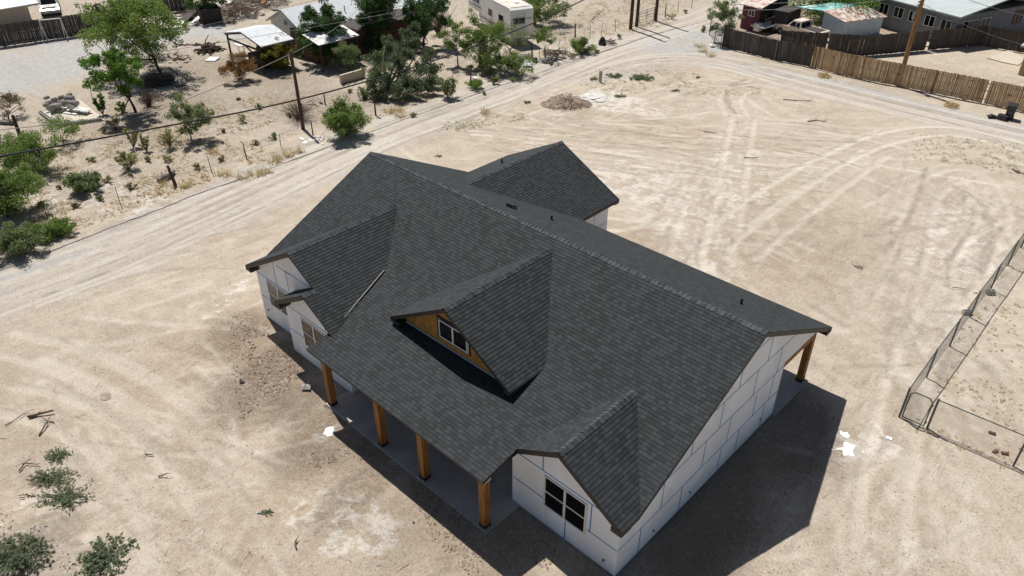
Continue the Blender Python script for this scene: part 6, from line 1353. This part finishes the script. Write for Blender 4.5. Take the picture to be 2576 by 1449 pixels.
flat('paper_scrap', 'crumpled paper with dark print right of the lime spill', 2236, 1103, .22, .16, .02, 'vinyl', 'paper', .2, .02)
c = at(646,1291); b = MB(); b.tube([c+V(0,0,.03), c+V(.13,.1,.03)], .025, 8); tube_ = thing('dropped_tube', 'small white and blue tube on the sand beside the creeping weed', 'tube', c); b.build('barrel', M['vinyl'], tube_); b = MB(); b.tube([c+V(.05,.038,.03), c+V(.09,.07,.03)], .027, 8); b.build('band', M['blue'], tube_)
c = at(266,998); P_ = [V(c.x+math.cos(k*.6)*.28*(1+.1*math.sin(k*2)), c.y+math.sin(k*.6)*.2, .012+gz(c.x,c.y)) for k in range(10)]; b = MB(); b.prism(P_, (0,0,.012)); tag(b.build('dirt_patch', M['clod'], None, c), 'round reddish brown dried patch on the sand at left', 'patch')
# things by the grey house
c = at(2343,66); b = MB(); U = V(.8,.6,0); b.obox(V(c.x,c.y,.55), U*.6, V(-.6,.8,0)*.5, V(0,0,.55)); tag(b.build('blue_box', M['blue'], None, c), 'blue crate leaning by the grey block house', 'crate'); flat('white_sheet', 'white sheet lying on top of the blue crate', 2352, 64, 1.1, 1.2, 1.12, 'white', 'panel', .6, .05, .2)
c = at(2322,58); b = MB(); b.tube([c+V(-.5,.2,.55), c+V(-.35,.15,.55), c+V(.35,-.15,.55), c+V(.5,-.2,.55)], [.12,.3,.3,.12], 14); tag(b.build('propane_tank', M['white'], None, c), 'white tank left of the blue crate', 'tank')
pile_sticks('pipe_heap', 'tangle of white pipes along the grey block house', 2290, 58, 1.1, .4, 26, .8, 2.0, .05, 'white', 'pipes')
c = at(2428,66); b = MB(); b.box(c.x-.7,c.x+.7,c.y-.5,c.y+.5,0,1.0); tag(b.build('white_cooler', M['white'], None, c), 'white cooler unit against the grey house end wall', 'cooler')
c = at(2432,120); b = MB(); b.rock((c.x,c.y,.1), .22, 0, .6, rg); tag(b.build('rock', M['rock'], None, c), 'rock at the foot of the back right board fence', 'rock')
c = at(1800-8,118); b = MB(); b.rock((c.x,c.y,.15), .26, 0, .9, rg); tag(b.build('rock', M['white'], None, c), 'white painted rock beside the corner gate', 'rock')
for u, v, lb, s in ((2073,193,'straw heap in front of the tan picket fence, left one',.8),(2392,268,'straw heap in front of the tan picket fence, right one',.8)):
    c = at(u, v); bl = []; leaves(bl, (c.x,c.y,.12), .6, 420, .045, np.random.default_rng(int(u)), 4, .6, .3); tag(leaf_mesh('straw_heap', bl, 'straw', None, c), lb, 'straw')

GJ = 'loose scrap boards in the junk yard by the black container'
for i in range(26):
    u, v = rg.choice(((rg.uniform(425,500), rg.uniform(28,72)), (rg.uniform(565,720), rg.uniform(0,42)), (rg.uniform(590,640), rg.uniform(30,48))))
    c = at(u, v); a = rg.random()*3; U_ = V(math.cos(a), math.sin(a), rg.uniform(-.2,.2)); b = MB(); b.obox(V(c.x,c.y,.15), U_*rg.uniform(.3,.9), V(-U_.y,U_.x,rg.uniform(-.3,.3))*rg.uniform(.08,.35), V(0,0,.02)); tag(b.build('scrap_board', M[rg.choice(('white','grey_wood','grey_wood','cream','white','shade'))], None, (c.x,c.y,0)), 'scrap board lying loose in the junk yard debris', 'scrap', GJ)
